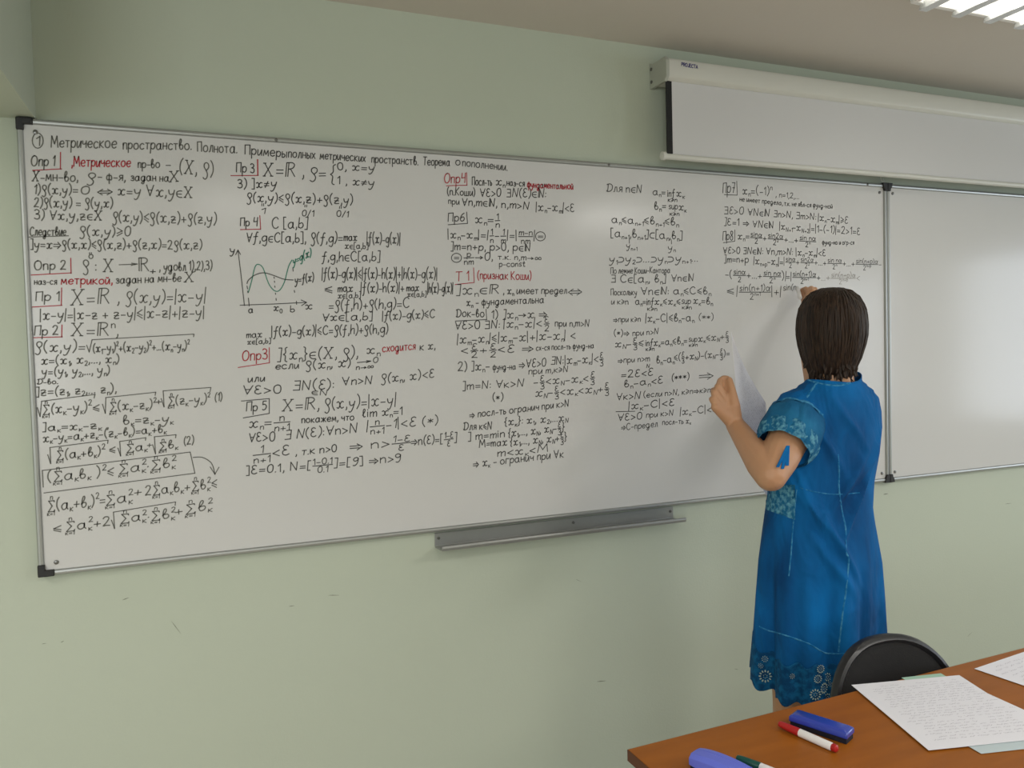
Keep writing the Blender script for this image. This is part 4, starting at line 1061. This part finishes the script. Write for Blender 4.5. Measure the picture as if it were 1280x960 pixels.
DP = [  # z, cx, cy, half width, half depth
    (1.405, .030, -.014, .084, .066), (1.392, .030, -.012, .104, .072), (1.374, .028, -.010, .134, .080), (1.350, .024, -.008, .158, .090), (1.315, .020, -.006, .170, .098),
    (1.27, .018, -.004, .172, .106), (1.20, .012, 0, .166, .114), (1.12, -.002, 0, .156, .116), (1.05, -.012, .0, .158, .120), (.98, -.018, -.004, .167, .128),
    (.90, -.022, -.006, .175, .138), (.80, -.025, -.004, .178, .143), (.70, -.026, .0, .180, .147), (.60, -.028, .004, .182, .152), (.50, -.028, .006, .184, .156)]
def dp(z):
    if z >= DP[0][0]: return DP[0][1:]
    for a, b in zip(DP, DP[1:]):
        if z >= b[0]:
            k = (a[0] - z) / (a[0] - b[0]); k = k * k * (3 - 2 * k) if a[0] > 1.35 else k
            return [a[i] + (b[i] - a[i]) * k for i in range(1, 5)]
    return DP[-1][1:]
def fold(a, z):
    lo = max(0, min(1, (1.02 - z) / .45))
    d = lo * (.0150 * math.sin(7 * a + .8) + .0115 * math.sin(12 * a + 2.0 + 2.2 * z) + .0030 * math.sin(23 * a))
    # creases drawn toward the waist at the back
    for a0, z0, sl, wz, am in ((232, 1.06, -.24, .020, .010), (250, 1.00, -.30, .018, .008), (262, 1.13, .22, .022, .009), (275, 1.08, .30, .020, .008), (290, 1.19, .16, .020, .006), (215, 1.10, -.16, .02, .006), (246, .93, -.22, .022, .007), (262, 1.30, -.20, .018, .005), (240, 1.24, -.25, .02, .005)):
        da = (math.degrees(a) - a0 + 180) % 360 - 180
        if abs(da) < 34:
            zz = z0 + sl * math.radians(da)
            d += 1.9 * am * math.exp(-((z - zz) / wz) ** 2) * math.cos(math.radians(da) / 34 * 90 * 57.3 / 57.3) ** 2
    return d
def hem_z(a): return .556 + .058 * max(-1, math.sin(a)) * (1 if math.sin(a) > 0 else .15) + .006 * math.sin(22 * a)
def dpoint(a, z, off=0.0):
    cx, cy, ra, rb = dp(z)
    f = fold(a, z) + off
    return V(cx + (ra + f) * math.cos(a), cy + (rb + f) * math.sin(a), z)
NA, NZD = 220, 150
rows = []
for i in range(NZD + 1):
    t = i / NZD; row = []
    for j in range(NA):
        a = 2 * math.pi * j / NA
        zt_ = 1.407 - .004 * max(0, -math.sin(a)) ** 2 + .006 * abs(math.cos(a)) + .016 * max(0, math.cos(a)) ** 3 - .04 * max(0, math.sin(a)) ** 2
        z = zt_ + (hem_z(a) + .105 - zt_) * t
        row.append(dpoint(a, z))
    rows.append(row)
dr = MB(); dr.rings(rows, cap=False)
dress = PP('dress', dr, M_dress, smooth=True)
so = dress.modifiers.new('solid', 'SOLIDIFY'); so.thickness = .003; so.offset = -1
hemr = []
for i in range(26):
    t = i / 25
    hemr.append([dpoint(2 * math.pi * j / NA, hem_z(2 * math.pi * j / NA) + .107 * (1 - t), .0012) for j in range(NA)])
lh = MB(); lh.rings(hemr, cap=False)
lh.v = [tuple(Vector(v) - ROOT) for v in lh.v]
lace = obj('lace_hem', lh, M_lace, dress, smooth=True)
so = lace.modifiers.new('solid', 'SOLIDIFY'); so.thickness = .002; so.offset = -1
def sub(name, mb, m, **k):
    mb.v = [tuple(Vector(v) - ROOT) for v in mb.v]
    return obj(name, mb, m, dress, **k)

# surface lookup for seams and eyelets
_bv = BVHTree.FromPolygons([Vector(v) for r in rows + hemr for v in r], [(i * NA + j, i * NA + (j + 1) % NA, (i + 1) * NA + (j + 1) % NA, (i + 1) * NA + j) for i in list(range(NZD)) + list(range(NZD + 1, NZD + 26)) for j in range(NA)])
def on_dress(x, y):
    d = ray(x, y).normalized()
    h = _bv.ray_cast(CAM, d)
    return (h[0], h[1] if h[1].dot(d) < 0 else -h[1]) if h[0] else None
def seam(pts, w=.0022):
    q = []
    sp = smooth_pts(pts, False)
    for p_ in sp:
        h = on_dress(p_.x, p_.y)
        if h: q.append(h)
    if len(q) < 3: return
    mb = MB(); b = 0
    for i, (c, n) in enumerate(q):
        t = (q[min(i + 1, len(q) - 1)][0] - q[max(i - 1, 0)][0]).normalized(); s = t.cross(n).normalized() * w
        mb.v += [tuple(c + s), tuple(c + n * .0016), tuple(c - s)]
    for i in range(len(q) - 1):
        for k in range(2): mb.f.append((3 * i + k, 3 * i + k + 1, 3 * i + k + 4, 3 * i + k + 3))
    sub('seam', mb, M_seam, smooth=True)
seam([(1021, 478), (1013, 490), (1006, 500), (1004, 506)], .0035)
seam([(1048, 568), (1049, 590), (1049, 612), (1053, 640), (1057, 660), (1058, 690), (1061, 700), (1058, 735), (1053, 770), (1048, 815)])
seam([(996, 612), (993, 640), (991, 662), (989, 690), (986, 720)], .0018)
seam([(949, 783), (960, 788), (975, 792), (990, 797), (1010, 804), (1025, 813), (1035, 817), (1058, 817)], .0022)
seam([(1010, 475), (1022, 478.5), (1035, 481), (1047, 481.5), (1060, 479.5), (1070, 475)], .003)
seam([(1000, 610), (1020, 615), (1045, 618), (1075, 616)], .0016)
# lace panel at the left waist
pan = MB(); g = []
for i in range(9):
    for j in range(9):
        x = 955 + 39 * i / 8; y = 606 + (30 + 14 * i / 8) * j / 8
        h = on_dress(x, y) or on_dress(x + 3, y)
        g.append(tuple(h[0] + h[1] * .0015) if h else None)
for i in range(8):
    for j in range(8):
        q = (i * 9 + j, i * 9 + j + 1, i * 9 + j + 10, i * 9 + j + 9)
        if all(g[k] for k in q):
            b = len(pan.v); pan.v += [g[k] for k in q]; pan.f.append((b, b + 1, b + 2, b + 3))
if pan.v: sub('lace_panel', pan, M_lacelight, smooth=True)
# eyelet flowers on the lace hem
def eyelet(x, y, r, n):
    h = on_dress(x, y)
    if not h: return
    c, nn = h; u = Vector((0, 0, 1)); u = (u - nn * u.dot(nn)).normalized(); v = nn.cross(u)
    mb = MB()
    for k in range(n):
        a = 2 * math.pi * k / n
        q = c + (u * math.cos(a) + v * math.sin(a)) * r + nn * .0016
        rot = Matrix((u * math.cos(a) + v * math.sin(a), v * math.cos(a) - u * math.sin(a), nn)).transposed()
        mb.ellipsoid(q, (r * .26, r * .15, .0012), 8, 5, rot)
    for k in range(6):
        a = 2 * math.pi * k / 6
        mb.ellipsoid(c + (u * math.cos(a) + v * math.sin(a)) * r * .36 + nn * .0016, (r * .10, r * .10, .001), 6, 4)
    mb.v = [tuple(Vector(q) - ROOT) for q in mb.v]
    obj('eyelet_flower', mb, M_eyelet, dress, smooth=True)
for x, y, r, n in ((956.5, 845, .0145, 12), (956, 823.5, .0075, 9), (951, 832, .006, 8), (1025.5, 836, .0095, 12), (1022, 848.5, .0095, 12), (1034, 846, .0095, 11), (1029.5, 860, .0120, 12), (1019, 868, .0125, 12), (1034, 872, .010, 12), (990, 845, .006, 8), (1038, 855, .006, 8)):
    eyelet(x, y, r, n)

# sleeves
def sleeve(path, rad, m, flat=1.0):
    path = [Vector(p) for p in path]
    rs = []; nx = None
    for i, p_ in enumerate(path):
        t = (path[min(i + 1, len(path) - 1)] - path[max(i - 1, 0)]).normalized()
        if nx is None: nx = t.cross(Vector((0, 1, 0))).normalized()
        nx = (nx - t * nx.dot(t)).normalized(); ny = t.cross(nx)
        rs.append([p_ + (nx * math.cos(a) + ny * math.sin(a) * flat) * rad[i] * (1 + .03 * math.sin(9 * a + i)) for a in [2 * math.pi * j / 48 for j in range(48)]])
    mb = MB().rings(rs, cap=False)
    return mb
top = SL + Vector((.062, 0, .030)); axis = (EL - SL)
pth = [top + (SL - top) * .4, SL + axis * .05, SL + axis * .2, SL + axis * .36, SL + axis * .50, SL + axis * .60]
sh = sub('shoulder_yoke', sleeve([top + (SL - top) * .2, top + (SL - top) * .6, SL + axis * .03, SL + axis * .16], [.050, .062, .073, .076], M_dress), M_dress, smooth=True)
sl = sub('sleeve', sleeve([SL + axis * k for k in (.13, .16, .24, .36, .50, .60)], [.074, .079, .0825, .083, .079, .070], M_sleeve), M_sleeve, smooth=True)
sub('sleeve_seam', sleeve([SL + axis * k for k in (.115, .13, .15, .165)], [.0755, .0785, .0795, .079], M_seam), M_seam, smooth=True)
sl.modifiers.new('solid', 'SOLIDIFY').thickness = .003
pth2 = [SL + axis * k for k in (.44, .50, .56, .615)]
band = sub('sleeve_lace', sleeve(pth2, [.0826, .0808, .0765, .0695], M_lacelight), M_lacelight, smooth=True)
axr = (ER - SR)
slr = sub('sleeve', sleeve([SR - axr * .25 + Vector((-.03, 0, .0)), SR, SR + axr * .2, SR + axr * .4, SR + axr * .6], [.046, .062, .066, .066, .060], M_dress), M_dress, smooth=True)
slr.modifiers.new('solid', 'SOLIDIFY').thickness = .003
# tie hanging from the sleeve
tie = MB()
for x1, y1 in ((972, 584), (978, 586), (984, 582)):
    a, b = Vector(pw(985, 557, -.684)), Vector(pw((985 + x1) / 2, 571, -.694)); c = Vector(pw(x1, y1, -.701))
    w = RGT * .0042; k = -FWD * .001
    for P_, Q_ in ((a, b), (b, c)):
        s = len(tie.v)
        tie.v += [tuple(P_ + w + k), tuple(P_ - w + k), tuple(Q_ - w + k), tuple(Q_ + w + k), tuple(P_ + w - k), tuple(P_ - w - k), tuple(Q_ - w - k), tuple(Q_ + w - k)]
        tie.f += [tuple(s + i for i in q) for q in ((0, 1, 2, 3), (7, 6, 5, 4), (0, 4, 5, 1), (1, 5, 6, 2), (2, 6, 7, 3), (3, 7, 4, 0))]
sub('sleeve_tie', tie, M_dress)

# ------------------------------------------------------------------ sheet held in her left hand
A, B = pw(914, 415, -.444), pw(957, 503, -.389)
Cc, Dd = pw(921, 545, -.430), pw(963, 628, -.375)
hs_ = thing('paper_sheet', (A + B + Cc + Dd) / 4, 'handwritten sheet held up in the woman\'s hand', 'paper')
o0 = (A + B + Cc + Dd) / 4
nrm_ = (B - A).cross(Cc - A).normalized()
def held(u, v, h=0.0):
    q = A.lerp(B, u).lerp(Cc.lerp(Dd, u), v)
    bend = .012 * math.sin(u * math.pi) - .006 * math.sin(v * math.pi * .8)
    return q - o0 + nrm_ * (bend + h)
n = 14; mb = MB()
for h in (0, .0005):
    for i in range(n + 1):
        for j in range(n + 1): mb.v.append(tuple(held(i / n, j / n, h)))
N2 = (n + 1) ** 2
for i in range(n):
    for j in range(n):
        a = i * (n + 1) + j
        mb.f += [(a, a + 1, a + n + 2, a + n + 1), (N2 + a, N2 + a + n + 1, N2 + a + n + 2, N2 + a + 1)]
for k in range(n):
    for a, b in ((k, k + 1), (n * (n + 1) + k, n * (n + 1) + k + 1), (k * (n + 1), (k + 1) * (n + 1)), (k * (n + 1) + n, (k + 1) * (n + 1) + n)):
        mb.f.append((a, b, N2 + b, N2 + a))
obj('page', mb, M_paper, hs_, smooth=True)
sgn = 1 if nrm_.dot(CAM - o0) > 0 else -1
obj('pen_writing', scribble(.02, .19, .02, .26, .0105, lambda u, v: held(u / .21, v / .297, .00025 + sgn * .0006), .00045, 31), M_pen, hs_)

# ------------------------------------------------------------------ marker in her right hand
tip, tail = pw(996.5, 358, -.024), pw(1002.5, 381, -.156)
mk = thing('marker_pen', tip, 'white marker in the woman\'s writing hand, tip on the board', 'marker pen')
mk.rotation_euler = (tail - tip).to_track_quat('X', 'Z').to_euler()
obj('barrel', MB().tube([(.014, 0, 0), (.018, 0, 0), (.115, 0, 0), (.119, 0, 0)], [.0055, .0068, .0070, .0060], 18), M_whitep, mk, smooth=True)
obj('nib', MB().tube([(0, 0, 0), (.003, 0, 0), (.010, 0, 0), (.0145, 0, 0)], [.0012, .002, .003, .0042], 12), M_cap, mk, smooth=True)
